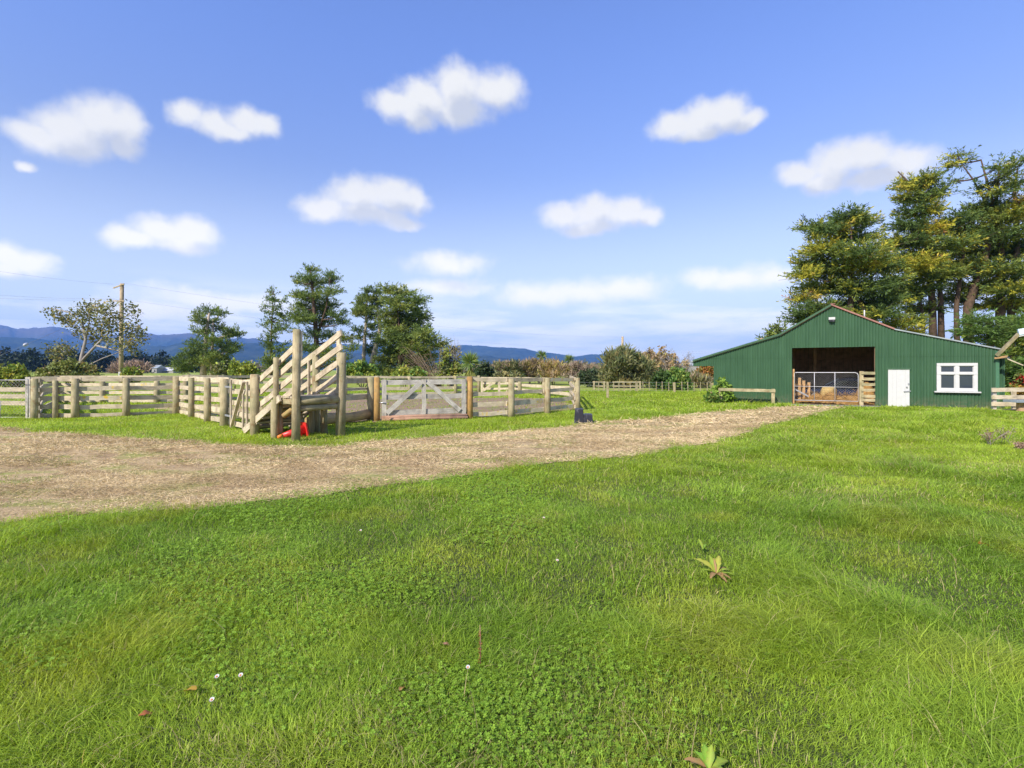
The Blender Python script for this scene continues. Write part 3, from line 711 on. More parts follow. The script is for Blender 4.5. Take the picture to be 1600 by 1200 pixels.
# ================================================================== green shed
BA=Vector((10.7,27.2,0)); BU=Vector((.884,-.468,0)).normalized(); BV=Vector((-BU.y,BU.x,0))
BRZ=math.atan2(BU.y,BU.x)
def loc(px,py,off=0.):
    """pixel -> (x along the front, height) on the plane of the front wall pushed back by off"""
    k=(px-800)/FOC; A_=BA+BV*off
    t=(k*A_.y-A_.x)/(BU.x-k*BU.y); Y=A_.y+BU.y*t
    return t, EYE+(HOR-py)/FOC*Y
shed=thing('farm_shed','green corrugated iron farm shed with lean-to roofs and an open bay','shed',BA,BRZ,world=False)
tipx,tipz=loc(1083,563.5); _,tipb=loc(1100,572); wx,_=loc(1115,572)
klx,klz=loc(1219,522.5); pkx,pkz=loc(1298,477); krx,krz=loc(1397,515); erx,erz=loc(1558,546.5)
ox0,oz=loc(1237.5,543.8); ox1,_=loc(1367,541)
dx0,dz=loc(1387.5,577.5); dx1,_=loc(1421,577.5)
wx0,wz1=loc(1466,569.5); wx1,_=loc(1524,568); _,wz0=loc(1495,611)
prof_x=[tipx,klx,pkx,krx,erx]; prof_z=[tipz,klz,pkz,krz,erz]
PITCH=.118
def corr(x): return .017*math.sin(2*math.pi*x/PITCH)
xs=sorted(set([tipx,wx-.001,wx+.001,klx,pkx,krx,erx]+[v+e for v in (ox0,ox1,dx0,dx1,wx0,wx1) for e in (-.001,.001)]+list(np.arange(tipx,erx,PITCH/6))))
xs=[x for x in xs if tipx<=x<=erx]
mb=MB()
for x0,x1 in zip(xs[:-1],xs[1:]):
    if x1-x0<1e-5: continue
    xm=(x0+x1)/2; t0=float(np.interp(x0,prof_x,prof_z)); t1=float(np.interp(x1,prof_x,prof_z))
    if xm<wx: iv=[(tipb,tipb,t0,t1)]
    elif ox0<xm<ox1: iv=[(oz,oz,t0,t1)]
    elif dx0<xm<dx1: iv=[(dz,dz,t0,t1)]
    elif wx0<xm<wx1: iv=[(-.3,-.3,wz0,wz0),(wz1,wz1,t0,t1)]
    else: iv=[(-.3,-.3,t0,t1)]
    LAP=2.36
    iv=[w for (b0,b1,u0,u1) in iv for w in (([(b0,b1,LAP,LAP,0.)] + [(LAP-.06,LAP-.06,u0,u1,-.012)]) if (b0<LAP-.3 and min(u0,u1)>LAP+.05) else [(b0,b1,u0,u1,-.012 if b0>LAP-.1 else 0.)])]
    for b0,b1,u0,u1,dy in iv:
        i=len(mb.v); y0,y1=corr(x0)+dy,corr(x1)+dy
        mb.v+= [Vector((x0,y0,b0)),Vector((x1,y1,b1)),Vector((x1,y1,u1)),Vector((x0,y0,u0))]
        mb.face((i,i+1,i+2,i+3),((x0,b0),(x1,b1),(x1,u1),(x0,u0)))
mb.build('front_wall',M['green'],shed)
DEP=10.
def side(x,z0,z1,y0,y1,nm,m='green'):
    mb=MB(); mb.bar((x,y0,(z0+z1)/2),(x,y1,(z0+z1)/2),.06,z1-z0); return mb.build(nm,M[m],shed)
side(wx+.06,-.2,float(np.interp(wx,prof_x,prof_z))-.08,.03,DEP,'side_wall'); side(erx-.06,-.2,erz-.08,.03,DEP,'side_wall')
bk=[Vector((wx+.1,DEP,-.2)),Vector((erx-.1,DEP,-.2)),Vector((erx-.1,DEP,erz-.1)),Vector((krx,DEP,krz-.1)),Vector((pkx,DEP,pkz-.1)),Vector((klx,DEP,klz-.1)),Vector((wx+.1,DEP,float(np.interp(wx,prof_x,prof_z))-.1))]
MB().prism(bk,(0,.06,0)).build('back_wall',M['green'],shed)
def roof(nm,xa,za,xb,zb,m,label=None,th=.05,lift=.03):
    """corrugated sheet, ribs running down the slope"""
    mb=MB(); ys=np.arange(-.09,DEP+.15,.04); n=Vector((-(zb-za),0,xb-xa)).normalized()
    if n.z<0: n=-n
    b0=len(mb.v)
    for y in ys:
        h=.012*math.sin(2*math.pi*y/.12)+lift
        for (x,z) in ((xa,za),(xb,zb)):
            mb.v.append(Vector((x,y,z))+n*h); mb.v.append(Vector((x,y,z))+n*(h-th))
    for i in range(len(ys)-1):
        a=b0+4*i
        mb.face((a,a+2,a+6,a+4),((0,0),(1,0),(1,1),(0,1))); mb.face((a+1,a+5,a+7,a+3),((0,0),(1,0),(1,1),(0,1)))
    e=b0; mb.face((e,e+1,e+3,e+2),((0,0),(1,0),(1,1),(0,1))); e=b0+4*(len(ys)-1); mb.face((e,e+2,e+3,e+1),((0,0),(1,0),(1,1),(0,1)))
    o=mb.build(nm,M[m],shed)
    if label: o['label']=label
roof('roof',tipx-.1,tipz-.05,klx,klz-.02,'grey_roof','left lean-to roof sheet',.05,.0); roof('roof',klx,klz-.02,pkx,pkz-.02,'red_roof','left slope of the ridge roof',.05,.0)
roof('roof',pkx,pkz,krx,krz,'red_roof','rusty red right slope of the ridge roof',.06,.05); roof('roof',krx,krz,erx+.25,erz-.03,'grey_roof','grey right lean-to roof',.05,.03)
for nm,(xa,za),(xb,zb),m in (('barge_flashing',(tipx,tipz),(klx,klz),'green'),('barge_flashing',(klx,klz),(pkx,pkz),'green')):
    MB().bar((xa,-.125,za+.0),(xb,-.125,zb+.0),.05,.085,up=(0,0,1)).build(nm,M[m],shed)
MB().bar((pkx+.08,-.08,pkz+.06),(pkx+.08,DEP,pkz+.06),.2,.03).build('ridge_cap',M['red_roof'],shed)
for x,h in ((krx-.9,.35),(krx-1.6,.25)): MB().tube([(x,2,krz+.5),(x,2,krz+.5+h+.3)],.03,8).build('vent_pipe',M['pipe'],shed)
# corner flashing and the set-back strip of wall on the right
MB().bar((erx-.0,-.03,-.3),(erx-.0,-.03,erz-.05),.12,.035,up=(0,1,0)).build('corner_flashing',M['green_light'],shed)
ex0,ez=loc(1557,560,.5); ex1,_=loc(1569,560,.5)
mb=MB(); x=ex0
while x<ex1:
    x2=min(x+PITCH/6,ex1); i=len(mb.v); mb.v+=[Vector((x,.5+corr(x),-.3)),Vector((x2,.5+corr(x2),-.3)),Vector((x2,.5+corr(x2),ez)),Vector((x,.5+corr(x),ez))]
    mb.face((i,i+1,i+2,i+3),((0,0),(1,0),(1,1),(0,1))); x=x2
mb.bar((ex1,.5,ez/2-.15),(ex1,3.5,ez/2-.15),.05,ez+.3)
mb.build('annex_wall',M['green'],shed)
MB().bar(((ex0+ex1)/2,.38,ez+.03),((ex0+ex1)/2,3.5,ez+.03),ex1-ex0+.3,.06).build('annex_roof',M['grey_roof'],shed)
# lean-to soffit board at the open left overhang, posts of the bay, lining
MB().bar((tipx+.02,.06,tipb+.02),(wx,.06,tipb+.02),.08,.05).build('soffit_board',M['rail'],shed)
MB().bar((ox0-.02,.10,1.0),(ox1+.02,.10,1.0),.01,.01)
for x in (ox0-.07,ox1+.07): MB().bar((x,.12,-.2),(x,.12,oz+.1),.14,.14,up=(0,1,0)).build('bay_post',M['dark_wood'],shed)
MB().bar((ox0-.15,.12,oz+.11),(ox1+.15,.12,oz+.11),.14,.2).build('lintel',M['dark_wood'],shed)
ln=MB(); x=wx+.2
while x<erx-.3:
    ln.bar((x+.11,6.2+random.uniform(-.012,.012),-.1),(x+.11,6.2,min(3.6,float(np.interp(x,prof_x,prof_z))-.25)),.21,.03,up=(0,1,0)); x+=.22
ln.build('inner_lining',M['dark_wood'],shed)
for z in (1.35,2.35): MB().bar((ox0-2,6.08,z),(ox1+2,6.08,z),.09,.12).build('girt',M['dark_wood'],shed)
for xx in (ox0-.6,ox0+1.2,ox1+.6):
    MB().bar((xx,4.4,-.1),(xx,4.4,3.4),.16,.16,up=(0,1,0)).build('inner_post',M['dark_wood'],shed)
for y in (2.,4.4): MB().bar((ox0-1.5,y,3.3),(ox1+1.5,y,3.3),.1,.24).build('rafter',M['dark_wood'],shed)
# white door
dr=MB(); w=(dx1-dx0)/5
for k in range(5): dr.bar((dx0+w*(k+.5),.0+.004*(k%2),-.12),(dx0+w*(k+.5),.0+.004*(k%2),dz),w-.0025,.045,up=(0,1,0))
dr=dr.build('door',M['white'],shed)
MB().bar((dx0-.05,-.005,dz+.04),(dx1+.05,-.005,dz+.04),.06,.08).build('door_head',M['green'],shed)
MB().bar((dx1-.22,-.06,.72),(dx1+.04,-.06,.74),.02,.035).build('door_bolt',M['wire'],dr)
MB().tube([(dx1-.10,-.02,.92),(dx1-.10,-.08,.92)],.03,8).build('door_handle',M['wire'],dr)
MB().bar((dx1-.03,-.03,1.02),(dx1-.03,-.03,1.10),.06,.03,up=(0,1,0)).build('door_lock',M['wire'],dr)
# white window with two pairs of sashes
wn_=MB(); t=.13; xm=(wx0+wx1)/2; yf=-.03
for a_,b_ in (((wx0,wz0),(wx0,wz1)),((wx1,wz0),(wx1,wz1)),((xm,wz0),(xm,wz1))):
    wn_.bar((a_[0],yf,a_[1]-.02),(b_[0],yf,b_[1]+.02),t,.07,up=(0,1,0))
win=wn_.build('window',M['white'],shed)
for nm,z,h in (('head',wz1,.12),('transom',wz0+(wz1-wz0)*.66,.09),('bottom_rail',wz0+.05,.11)):
    MB().bar((wx0-.065,yf-.004,z),(wx1+.065,yf-.004,z),.075,h).build(nm,M['white'],win)
MB().bar((wx0-.16,-.08,wz0-.04),(wx1+.16,-.08,wz0-.04),.14,.055).build('sill',M['white'],win)
for xa,xb in ((wx0+.05,xm-.05),(xm+.05,wx1-.05)):
    for za,zb in ((wz0+.08,wz0+(wz1-wz0)*.66-.02),(wz0+(wz1-wz0)*.66+.02,wz1-.04)):
        MB().bar(((xa+xb)/2,.0,za),((xa+xb)/2,.0,zb),xb-xa,.01,up=(0,1,0)).build('pane',M['glass'],win)
        s=MB()
        for p0,p1,w_ in (((xa+.025,za),(xa+.025,zb),.04),((xb-.025,za),(xb-.025,zb),.04)): s.bar((p0[0],-.012,p0[1]),(p1[0],-.012,p1[1]),w_,.03,up=(0,1,0))
        for z in (za+.03,zb-.03): s.bar((xa+.046,-.012,z),(xb-.046,-.012,z),.03,.045)
        s.build('sash',M['white'],win)
MB().box((xm,.5,(wz0+wz1)/2),(wx1-wx0+.6,.04,1.4)).build('dark_interior_panel',M['dark'],shed)  # added dark panel standing in for the unlit interior behind the panes
# gable floodlight
fx,fz=loc(1299,499); fl=MB(); fl.bar((fx-.12,-.1,fz+.03),(fx+.14,-.1,fz+.03),.16,.12); fl=fl.build('floodlight',M['white'],shed)
MB().bar((fx-.1,-.13,fz-.07),(fx+.12,-.13,fz-.07),.12,.09).build('floodlight_body',M['black'],fl)
# timber arm with a lamp at the right eave
ax0,az0=loc(1559,555,-.1); ax1,az1=loc(1589,522,-.3)
arm=MB().bar((ax0-.05,-.16,az0-.02),(ax1,-.45,az1),.08,.2,up=(0,1,.3),nseg=3,jit=.004).build('lamp_arm',M['post'],shed)
MB().bar((ax0-.1,-.12,az0-.12),(ax0+.25,-.3,az0-.06),.05,.16,up=(0,1,.2)).build('arm_bracket',M['tan'],arm)
MB().bar((ax0+.25,-.25,az0-.15),(ax0+.75,-.2,az0-.42),.04,.2,up=(0,1,.2)).build('torn_board',M['rail'],arm)
lx,lz=loc(1593,520,-.3)
MB().bar((lx-.10,-.5,lz+.02),(lx+.12,-.5,lz+.06),.14,.24).build('arm_lamp',M['lampglass'],arm)
MB().bar((lx-.09,-.48,lz-.14),(lx+.09,-.48,lz-.10),.10,.07).build('lamp_hood',M['white'],arm)

# ------------------------------------------------------------------ things in and around the bay
def BL(x,y,z=0.): return BA+BU*x+BV*y+Vector((0,0,z))
g0,gz1=loc(1241.5,582); g1,_=loc(1341,582); _,gz0=loc(1290,626)
gate=thing('mesh_gate','white pipe gate with diamond mesh across the open bay of the shed','gate',BL((g0+g1)/2,-.02))
fr=MB(); c=.12
ring=[BL(g0,0,gz0),BL(g0,0,gz1-.03),BL(g0+.05,0,gz1),BL(g1-c,0,gz1),BL(g1-c*.3,0,gz1-c*.3),BL(g1,0,gz1-c),BL(g1,0,gz0),BL(g0,0,gz0)]
fr.tube(ring,.017,8,dome=False); fr.build('frame',M['pipe'],gate)
for px in (1272.5,1304.5): x,_=loc(px,600); MB().tube([BL(x,-.012,gz0),BL(x,-.012,gz1)],.014,8,dome=False).build('upright',M['pipe'],gate)
_,mz=loc(1290,604); MB().tube([BL(g0,-.02,mz),BL(g1,-.02,mz-.02)],.011,8,dome=False).build('mid_rail',M['pipe'],gate)
mesh_panel(gate,BL(g0+.02,.02),BL(g1-.02,.02),gz0+.01,gz1-.02,.11,.0022)
h0,_=loc(1342,590); h1,_=loc(1366,590)
hd=thing('hurdle','short five-board wooden fence panel right of the mesh gate in the bay','fence panel',BL((h0+h1)/2,.05))
MB().bar(BL(h0+.1,.03,-.1),BL(h0+.1,.03,loc(1345,580)[1]),.16,.1,up=BV).build('post',M['post'],hd)
for py in (583,592,600.5,609.5,619,625):
    z=loc(1355,py)[1]; MB().bar(BL(h0+.1,-.05,z),BL(h1+.03,-.05,z),.03,.13,nseg=2,jit=.004).build('rail',M['post'],hd)
iv=thing('inner_pen','broken timber pen of orange boards and posts just inside the bay','pen',BL(g0+.5,1.2))
for x,y,t in ((.05,.35,1.75),(.35,.9,1.3),(.55,1.4,1.15),(.8,2.0,1.05)): MB().bar(BL(ox0+x,y,-.1),BL(ox0+x,y,t),.13,.11,up=BV).build('post',M['tan'],iv)
for x0,y0,z0,x1,y1,z1 in ((.05,.35,.95,.8,2.0,.85),(.05,.35,.5,.8,2.0,.42)): MB().bar(BL(ox0+x0,y0,z0),BL(ox0+x1,y1,z1),.04,.15).build('rail',M['tan'],iv)
MB().bar(BL(ox0+.1,.3,.75),BL(ox0+.75,1.0,.35),.03,.08).build('loose_lath',M['white'],iv)
# hay: heaped, with loose stalks
def mound(name,label,cat,pts,m,straw=3000):
    c0=BL(*pts[0][:2]); t=thing(name,label,cat,X3(c0))
    nx=44; gx,gy=np.meshgrid(np.linspace(-.1,3.6,nx),np.linspace(.5,5.4,nx)); z=np.full(gx.shape,-.08)
    for x,y,h,sx,sy in pts: z=np.maximum(z,h*np.exp(-((gx-(ox0*0+x))/sx)**2-((gy-y)/sy)**2)*1.15-.1)
    z=z+(fbm(gx*5,gy*5,4)-.5)*.22
    P=np.array(BA)[None,None]+gx[...,None]*np.array(BU)+gy[...,None]*np.array(BV)+ox0*np.array(BU); P[...,2]=z
    grid_mesh('heap',P,m,parent=t)
    k=rng.integers(0,nx*nx,straw); base=P.reshape(-1,3)[k]+rng.normal(0,.04,(straw,3)); base=base[base[:,2]>-.02]
    d=rng.normal(size=(len(base),3)); d[:,2]=np.abs(d[:,2])*.7
    cl=np.array([.46,.27,.085])*(.55+.8*rng.random((len(base),1)))
    leaf_mesh('stalks',base,d,.12+.22*rng.random(len(base)),np.full(len(base),.012),cl,t,M['straw'])
    return t
hay=plain('old_hay',(.40,.23,.08),1,0,.55,9)
mound('hay_heap','loose tawny hay heaped on the shed floor behind the mesh gate','hay',[(.9,1.2,.25,1.2,1.2),(1.15,1.9,.50,.5,.5),(1.75,1.6,.58,.5,.5),(2.6,1.5,.50,.8,.5),(2.1,1.1,.42,.6,.5),(3.3,2.3,1.2,.45,.6),(3.5,3.4,1.2,.5,.6)],hay,5000)
hb_=thing('hay_bale','pale round hay bale half buried in the heap behind the gate','hay bale',BL(ox0+1.62,2.6))
MB().tube([BL(ox0+1.45,2.5,.42),BL(ox0+1.5,2.48,.42),BL(ox0+1.95,2.35,.42),BL(ox0+2.0,2.33,.42)],[.34,.42,.42,.34],22,dome=False,rough=.03).build('bale_body',plain('pale_hay',(.52,.37,.15),1,0,.5,14),hb_)
# low blue car parked inside, nose to the left
car=thing('parked_car','low dark blue car parked in the bay, mostly hidden by hay','car',BL(ox0+2.3,3.3),BRZ,world=False)
side_=[(-1.75,.25),(-1.75,.62),(-1.55,.74),(-.75,.84),(-.05,1.24),(.35,1.32),(1.0,1.28),(1.7,.95),(1.95,.9),(2.0,.3)]
def sec(y,k): return [Vector((x*k if abs(x)>1.2 else x,y,z)) for x,z in side_]
mb=MB(); ys=[(-.72,.97,.93),(-.66,1,1),(.66,1,1),(.72,.97,.93)]
n_=len(side_)
for y,k,zk in ys: mb.v+= [Vector((x*k,y,z*zk if z>.5 else z)) for x,z in side_]
for i in range(3):
    for k in range(n_):
        k2=(k+1)%n_; mb.face((i*n_+k,i*n_+k2,(i+1)*n_+k2,(i+1)*n_+k),((0,0),(1,0),(1,1),(0,1)))
mb.face(tuple(range(n_)),tuple((p[0],p[1]) for p in side_)); mb.face(tuple(range(4*n_-1,3*n_-1,-1)),tuple((p[0],p[1]) for p in side_))
mb.build('body',M['carblue'],car)
MB().prism([Vector((-.70,-.60,.90)),Vector((-.10,-.60,1.24)),Vector((-.12,-.60,1.26)),Vector((-.72,-.60,.92))],(0,1.2,0)).build('windscreen',M['screen'],car)
MB().prism([Vector((-.5,-.735,.86)),Vector((.0,-.735,1.13)),Vector((.75,-.735,1.14)),Vector((.75,-.735,.86))],(0,.012,0)).build('side_window',M['glass'],car)
for x in (-1.2,1.25):
    w_=MB().tube([(x,-.74,.3),(x,-.55,.3)],.3,18,dome=False).build('wheel',M['black'],car); MB().tube([(x,-.75,.3),(x,-.735,.3)],.17,14,dome=False).build('rim',M['chrome'],w_)
# concrete apron at the bay
ap,_=patch('concrete_apron',[tuple(BL(ox0-.35,-.95)[:2]),tuple(BL(ox0+1.6,-.75)[:2]),tuple(BL(ox1+.1,-.6)[:2]),tuple(BL(ox1+.05,-.05)[:2]),tuple(BL(ox0+.05,-.05)[:2])],.25,14,'cracked grey concrete apron in front of the open bay',M['concrete'],.02)
fl_=MB(); fl_.poly([BL(wx+.15,.06,.015),BL(erx-.15,.06,.015),BL(erx-.15,6.1,.015),BL(wx+.15,6.1,.015)]); tag(fl_.build('shed_floor',M['soil']),'earth floor inside the green shed','floor',kind='structure')
# hitching rail
k0=BL(loc(1126,610,-.6)[0],-.6); k1=BL(loc(1208,610,-.6)[0],-.6)
ht=thing('hitching_rail','low wooden hitching rail of two posts in front of the shed wall','hitching rail',X3((k0+k1)/2))
for p in (k0,k1): MB().bar(p+Vector((0,0,-.2)),p+Vector((0,0,.76)),.15,.13,up=BV,nseg=2,jit=.004).build('post',M['post'],ht)
MB().bar(k0-BU*.1+Vector((0,0,.70))-BV*.09,k1+BU*.1+Vector((0,0,.66))-BV*.09,.05,.15,nseg=4,jit=.005).build('rail',M['post'],ht)
# fence and grey slab at the right edge
F=thing('rail_fence','four-rail fence joining the right corner of the shed','fence',W(1575,20.9))
MB().bar(W(1553,20.6,-.3),W(1553,20.6,.98),.13,.1,up=(0,1,0)).build('post',M['grey'],F)
MB().bar(W(1584,20.9,-.3),W(1584,20.9,.95),.13,.1,up=(0,1,0)).build('post',M['rail'],F)
MB().bar(W(1680,20.9,-.3),W(1680,20.9,.95),.13,.1,up=(0,1,0)).build('post',M['rail'],F)
for z in (.90,.61,.33,.06): MB().bar(W(1550,20.5,z),W(1720,20.5,z),.04,.16,nseg=5,jit=.006).build('rail',M['rail'],F)
tb=thing('bench','low grey slab bench cut off by the right edge beside the rail fence','bench',W(1620,19.8))
MB().bar(W(1578,19.8,.50),W(1700,19.8,.50),.55,.09,nseg=3,jit=.003).build('bench_top',M['metal'],tb)
for px in (1598,1680): MB().bar(W(px,19.8,-.1),W(px,19.8,.46),.4,.12,up=(0,1,0)).build('leg',M['dark_wood'],tb)
# ================================================================== trees, shrubs and plants
def pick(cols,n):
    c=np.array([x[0] for x in cols]); w=np.array([x[1] for x in cols],float); w/=w.sum()
    return c[rng.choice(len(c),n,p=w)]
def crown(name,parent,lobes,kind,cols,nleaf,mt='leaf',clump=.55,size=1.,per=26,gap=0.):
    """lobes: (centre xyz, rx, ry, rz) in metres"""
    area=np.array([l[1]*l[3] for l in lobes])**.8*np.array([l[4] if len(l)>4 else 1. for l in lobes]); cnt=np.maximum(2,(nleaf/per*area/area.sum())).astype(int)
    C=[];OUT=[]
    for (c,rx,ry,rz,*_),k in zip(lobes,cnt):
        d=unit(rng.normal(size=(k,3))); r=rng.random((k,1))**.45
        p=np.array(c)+d*r*np.array([rx,ry,rz]); C.append(p); OUT.append(d*np.array([1,1,.6]))
    C=np.vstack(C); OUT=np.vstack(OUT); n=len(C)
    if kind in ('cypress','pine'):      # tips of one colour grow together
        q=fbm(C[:,0]*.55+C[:,1]*.3+13,C[:,2]*.8+C[:,1]*.25+7,3); rk=np.argsort(np.argsort(q))/max(n,1); u=np.clip(rk*.7+.3*rng.random(n),0,.999)
        wt=np.cumsum([x[1] for x in cols]); wt=wt/wt[-1]; cc=np.array([x[0] for x in cols])[np.searchsorted(wt,u)]*(.75+.5*rng.random((n,1)))
    else: cc=pick(cols,n)*(.75+.5*rng.random((n,1)))
    idx=np.repeat(np.arange(n),per); m=len(idx)
    if kind=='pine':
        axc=unit(OUT*np.array([1,1,.3])+rng.normal(size=(n,3))*.4+np.array([0,0,.42])); ax=axc[idx]; u=rng.random((m,1))
        d=unit(rng.normal(size=(m,3))*.55+ax*.9+np.array([0,0,.3])); base=C[idx]+ax*clump*(u-.35)*1.9+rng.normal(size=(m,3))*clump*.22*(1.15-.75*u)*np.array([1,1,.6])
        L=size*(.30+.30*rng.random(m)); w=L*.24
    elif kind=='cypress':
        ax=unit(OUT[idx]*np.array([1,1,.25])+rng.normal(size=(m,3))*.25+np.array([0,0,.18]))
        axc=unit(OUT*np.array([1,1,.25])+rng.normal(size=(n,3))*.35+np.array([0,0,.15])); ax=axc[idx]
        u=rng.random((m,1)); base=C[idx]+ax*clump*(u-.35)*2.1+rng.normal(size=(m,3))*clump*.17*(1.15-.8*u)*np.array([1,1,.4])+np.array([0,0,.12])*u*u*clump
        d=unit(ax+rng.normal(size=(m,3))*np.array([.6,.6,.35])); L=size*(.28+.34*rng.random(m)); w=L*.23
    elif kind=='fine':
        d=unit(rng.normal(size=(m,3))*.6+OUT[idx]*.4+np.array([0,0,.9])); base=C[idx]+rng.normal(size=(m,3))*clump*.4
        L=size*(.3+.4*rng.random(m)); w=L*.16
    else:
        d=unit(rng.normal(size=(m,3))+np.array([0,0,.2])); base=C[idx]+rng.normal(size=(m,3))*clump*.36
        L=size*(.16+.16*rng.random(m)); w=L*.62
    col=cc[idx]*(.72+.56*rng.random((m,1)))
    return leaf_mesh(name,base,d,L,w,col,parent,M[mt])
def limb_mesh(trunks,lobes,rmin,frac=1.0,bare=0):
    mb=MB(); segs=[]
    for pts,r0,r1 in trunks:
        n=len(pts); mb.tube(pts,[r0+(r1-r0)*i/(n-1) for i in range(n)],9,rough=.06)
        segs+= [(Vector(pts[i]),Vector(pts[i+1])) for i in range(n-1)]
    for (c,rx,ry,rz,*_) in lobes:
        if random.random()>frac: continue
        c=Vector(c); best=None
        for a,b in segs:
            for t in (0,.25,.5,.75,1):
                p=a.lerp(b,t); h=(Vector((p.x,p.y,0))-Vector((c.x,c.y,0))).length
                cost=(p-c).length+max(0,p.z-(c.z-.15*h))*2
                if best is None or cost<best[0]: best=(cost,p)
        p=best[1]; mid=p.lerp(c,.55)+Vector((0,0,-.06*(c-p).length))
        mb.tube([p,mid,c],[rmin*1.6,rmin,rmin*.4],5,dome=False)
        for _ in range(bare):
            e=c+Vector((random.gauss(0,rx),random.gauss(0,ry),random.gauss(0,rz)))
            mb.tube([p.lerp(c,random.uniform(.3,.9)),e],[rmin*.5,rmin*.15],4,dome=False)
    return mb
def to_lobes(Y,L,spread,flat=1.):
    xs=[l[0] for l in L]; c=(min(xs)+max(xs))/2; hw=max((max(xs)-min(xs))/2,1)
    out=[]
    for px,py,rx,ry,*dn in L:
        room=math.sqrt(max(.05,1-((px-c)/hw)**2)); dy=random.uniform(-1,1)*spread*room
        YY=Y+dy; p=WP(px,py,YY); out.append((tuple(p),rx/FOC*YY,rx/FOC*YY*.95,ry/FOC*YY*flat,dn[0] if dn else 1.))
    return out
PINE=[((.115,.165,.042),5),((.17,.22,.048),3),((.24,.25,.06),1.2)]
CYP=[((.095,.145,.038),4.6),((.18,.22,.042),3.2),((.40,.37,.04),2.4),((.48,.37,.06),1.0),((.42,.22,.08),.4)]
def tree(name,label,Y,base,trunks,L,kind,cols,n,spread,bark='bark',group='conifers beyond the yards',size=1.,clump=.6,per=26,rmin=.06,frac=1.,bare=0,cat='tree',extra=0):
    t=thing(name,label,cat,W(*base,-.1) if len(base)==2 else base,group=group)
    tr=[]
    for pts,r0,r1 in trunks: tr.append(([WP(px,py,Y+(dy if len(q)>2 else 0)) for q in pts for px,py,dy in [(q[0],q[1],q[2] if len(q)>2 else 0)]],r0,r1))
    lob=to_lobes(Y,L,spread,1.0 if kind=='cypress' and Y<60 else 1.12)
    for _ in range(extra):          # depth: the same crown continues towards and away from the viewer
        s=random.choice(lob); c=Vector(s[0]); lob.append(((c.x*.96+W(*base).x*.04,c.y+random.choice((-1,1))*spread*random.uniform(.4,1),c.z-abs(random.gauss(0,.3))),s[1],s[2],s[3],s[4]))
    limb_mesh(tr,lob,rmin,frac,bare).build('trunk',M[bark],t)
    crown('crown',t,lob,kind,cols,n,size=size,clump=clump,per=per)
    return t
# --- tall cypresses behind the shed
CG='tall cypress trees behind the shed'
tree('cypress_tree','broad dark cypress with yellow tips directly behind the shed gable',50,(1328,50),[([(1330,592),(1328,500),(1332,420),(1330,360)],.45,.04),([(1362,592),(1366,500),(1360,410)],.4,.1),([(1346,560),(1348,480),(1300,400)],.3,.08)],
 [(1325,342,20,11),(1350,346,15,8),(1292,360,26,8),(1262,356,11,4),(1330,372,36,11),(1285,392,28,11),(1350,398,38,13),(1270,415,28,11),(1318,422,42,14),(1378,415,24,11),(1255,430,18,6),(1290,450,36,11),(1350,450,42,13),(1250,468,18,5),(1275,486,32,11),(1330,480,34,9),(1385,470,24,10),(1370,492,28,7),(1252,500,14,8),(1310,505,20,8),(1400,440,14,9),(1395,508,26,6),(1420,520,20,5)],'cypress',CYP,84000,3.,group=CG,size=.74,clump=.75,rmin=.06,bare=2,extra=2)
tree('cypress_tree','slimmer tall cypress with a bare leaning tip, between its two broader neighbours',53,(1458,53),[([(1459,592),(1457,480),(1450,380),(1435,300),(1403,268)],.42,.05),([(1472,592),(1470,470),(1465,390)],.38,.1),([(1441,592),(1443,500),(1430,430)],.25,.08),([(1470,470),(1462,430),(1455,405)],.12,.04)],
 [(1430,288,22,9),(1450,281,12,6),(1412,294,11,4,.6),(1435,308,26,9),(1462,303,12,5),(1438,330,26,11),(1418,352,22,7),(1453,360,26,11),(1430,380,32,11),(1403,378,18,6),(1440,405,40,12),(1410,418,24,8),(1460,430,34,10),(1430,450,34,10),(1408,466,26,6),(1440,484,24,6),(1422,500,18,5)],'cypress',CYP,58000,2.6,group=CG,size=.74,clump=.7,rmin=.06,bare=4,extra=1)
tree('cypress_tree','largest cypress with a thin half-bare top, cut off by the right edge',52,(1560,52),[([(1515,592),(1512,480),(1540,400),(1555,330),(1533,250)],.5,.06),([(1567,592),(1563,480),(1565,400),(1556,320),(1562,255)],.5,.06),([(1578,592),(1580,470),(1590,380),(1585,300),(1590,262)],.4,.06),([(1497,592),(1494,480),(1505,400),(1507,350)],.3,.06),([(1553,340),(1520,280),(1500,252)],.12,.03),([(1558,330),(1590,300),(1600,270)],.1,.03),([(1550,592),(1545,500)],.3,.3)],
 [(1497,243,10,4,.45),(1503,254,9,5,.45),(1481,258,9,4,.45),(1490,283,6,4,.45),(1560,262,6,6,.45),(1580,258,9,7,.45),(1575,272,12,6,.45),(1582,290,11,7,.45),(1545,288,12,6,.45),(1558,302,16,6,.45),(1530,300,8,3,.45),(1600,315,12,6),(1540,328,28,11),(1502,345,20,7),(1580,338,28,9),(1520,362,36,11),(1570,368,36,11),(1490,383,28,9),(1540,393,42,11),(1592,393,34,11),(1510,418,42,11),(1570,423,42,12),(1480,428,22,7),(1530,448,38,9),(1590,452,34,10),(1500,466,28,7),(1560,476,36,8),(1600,478,28,9),(1640,330,36,14),(1650,380,40,14),(1650,430,40,14),(1640,280,22,10),(1645,480,36,12)],'cypress',CYP,112000,3.2,group=CG,size=.74,clump=.75,rmin=.06,bare=5,extra=2)
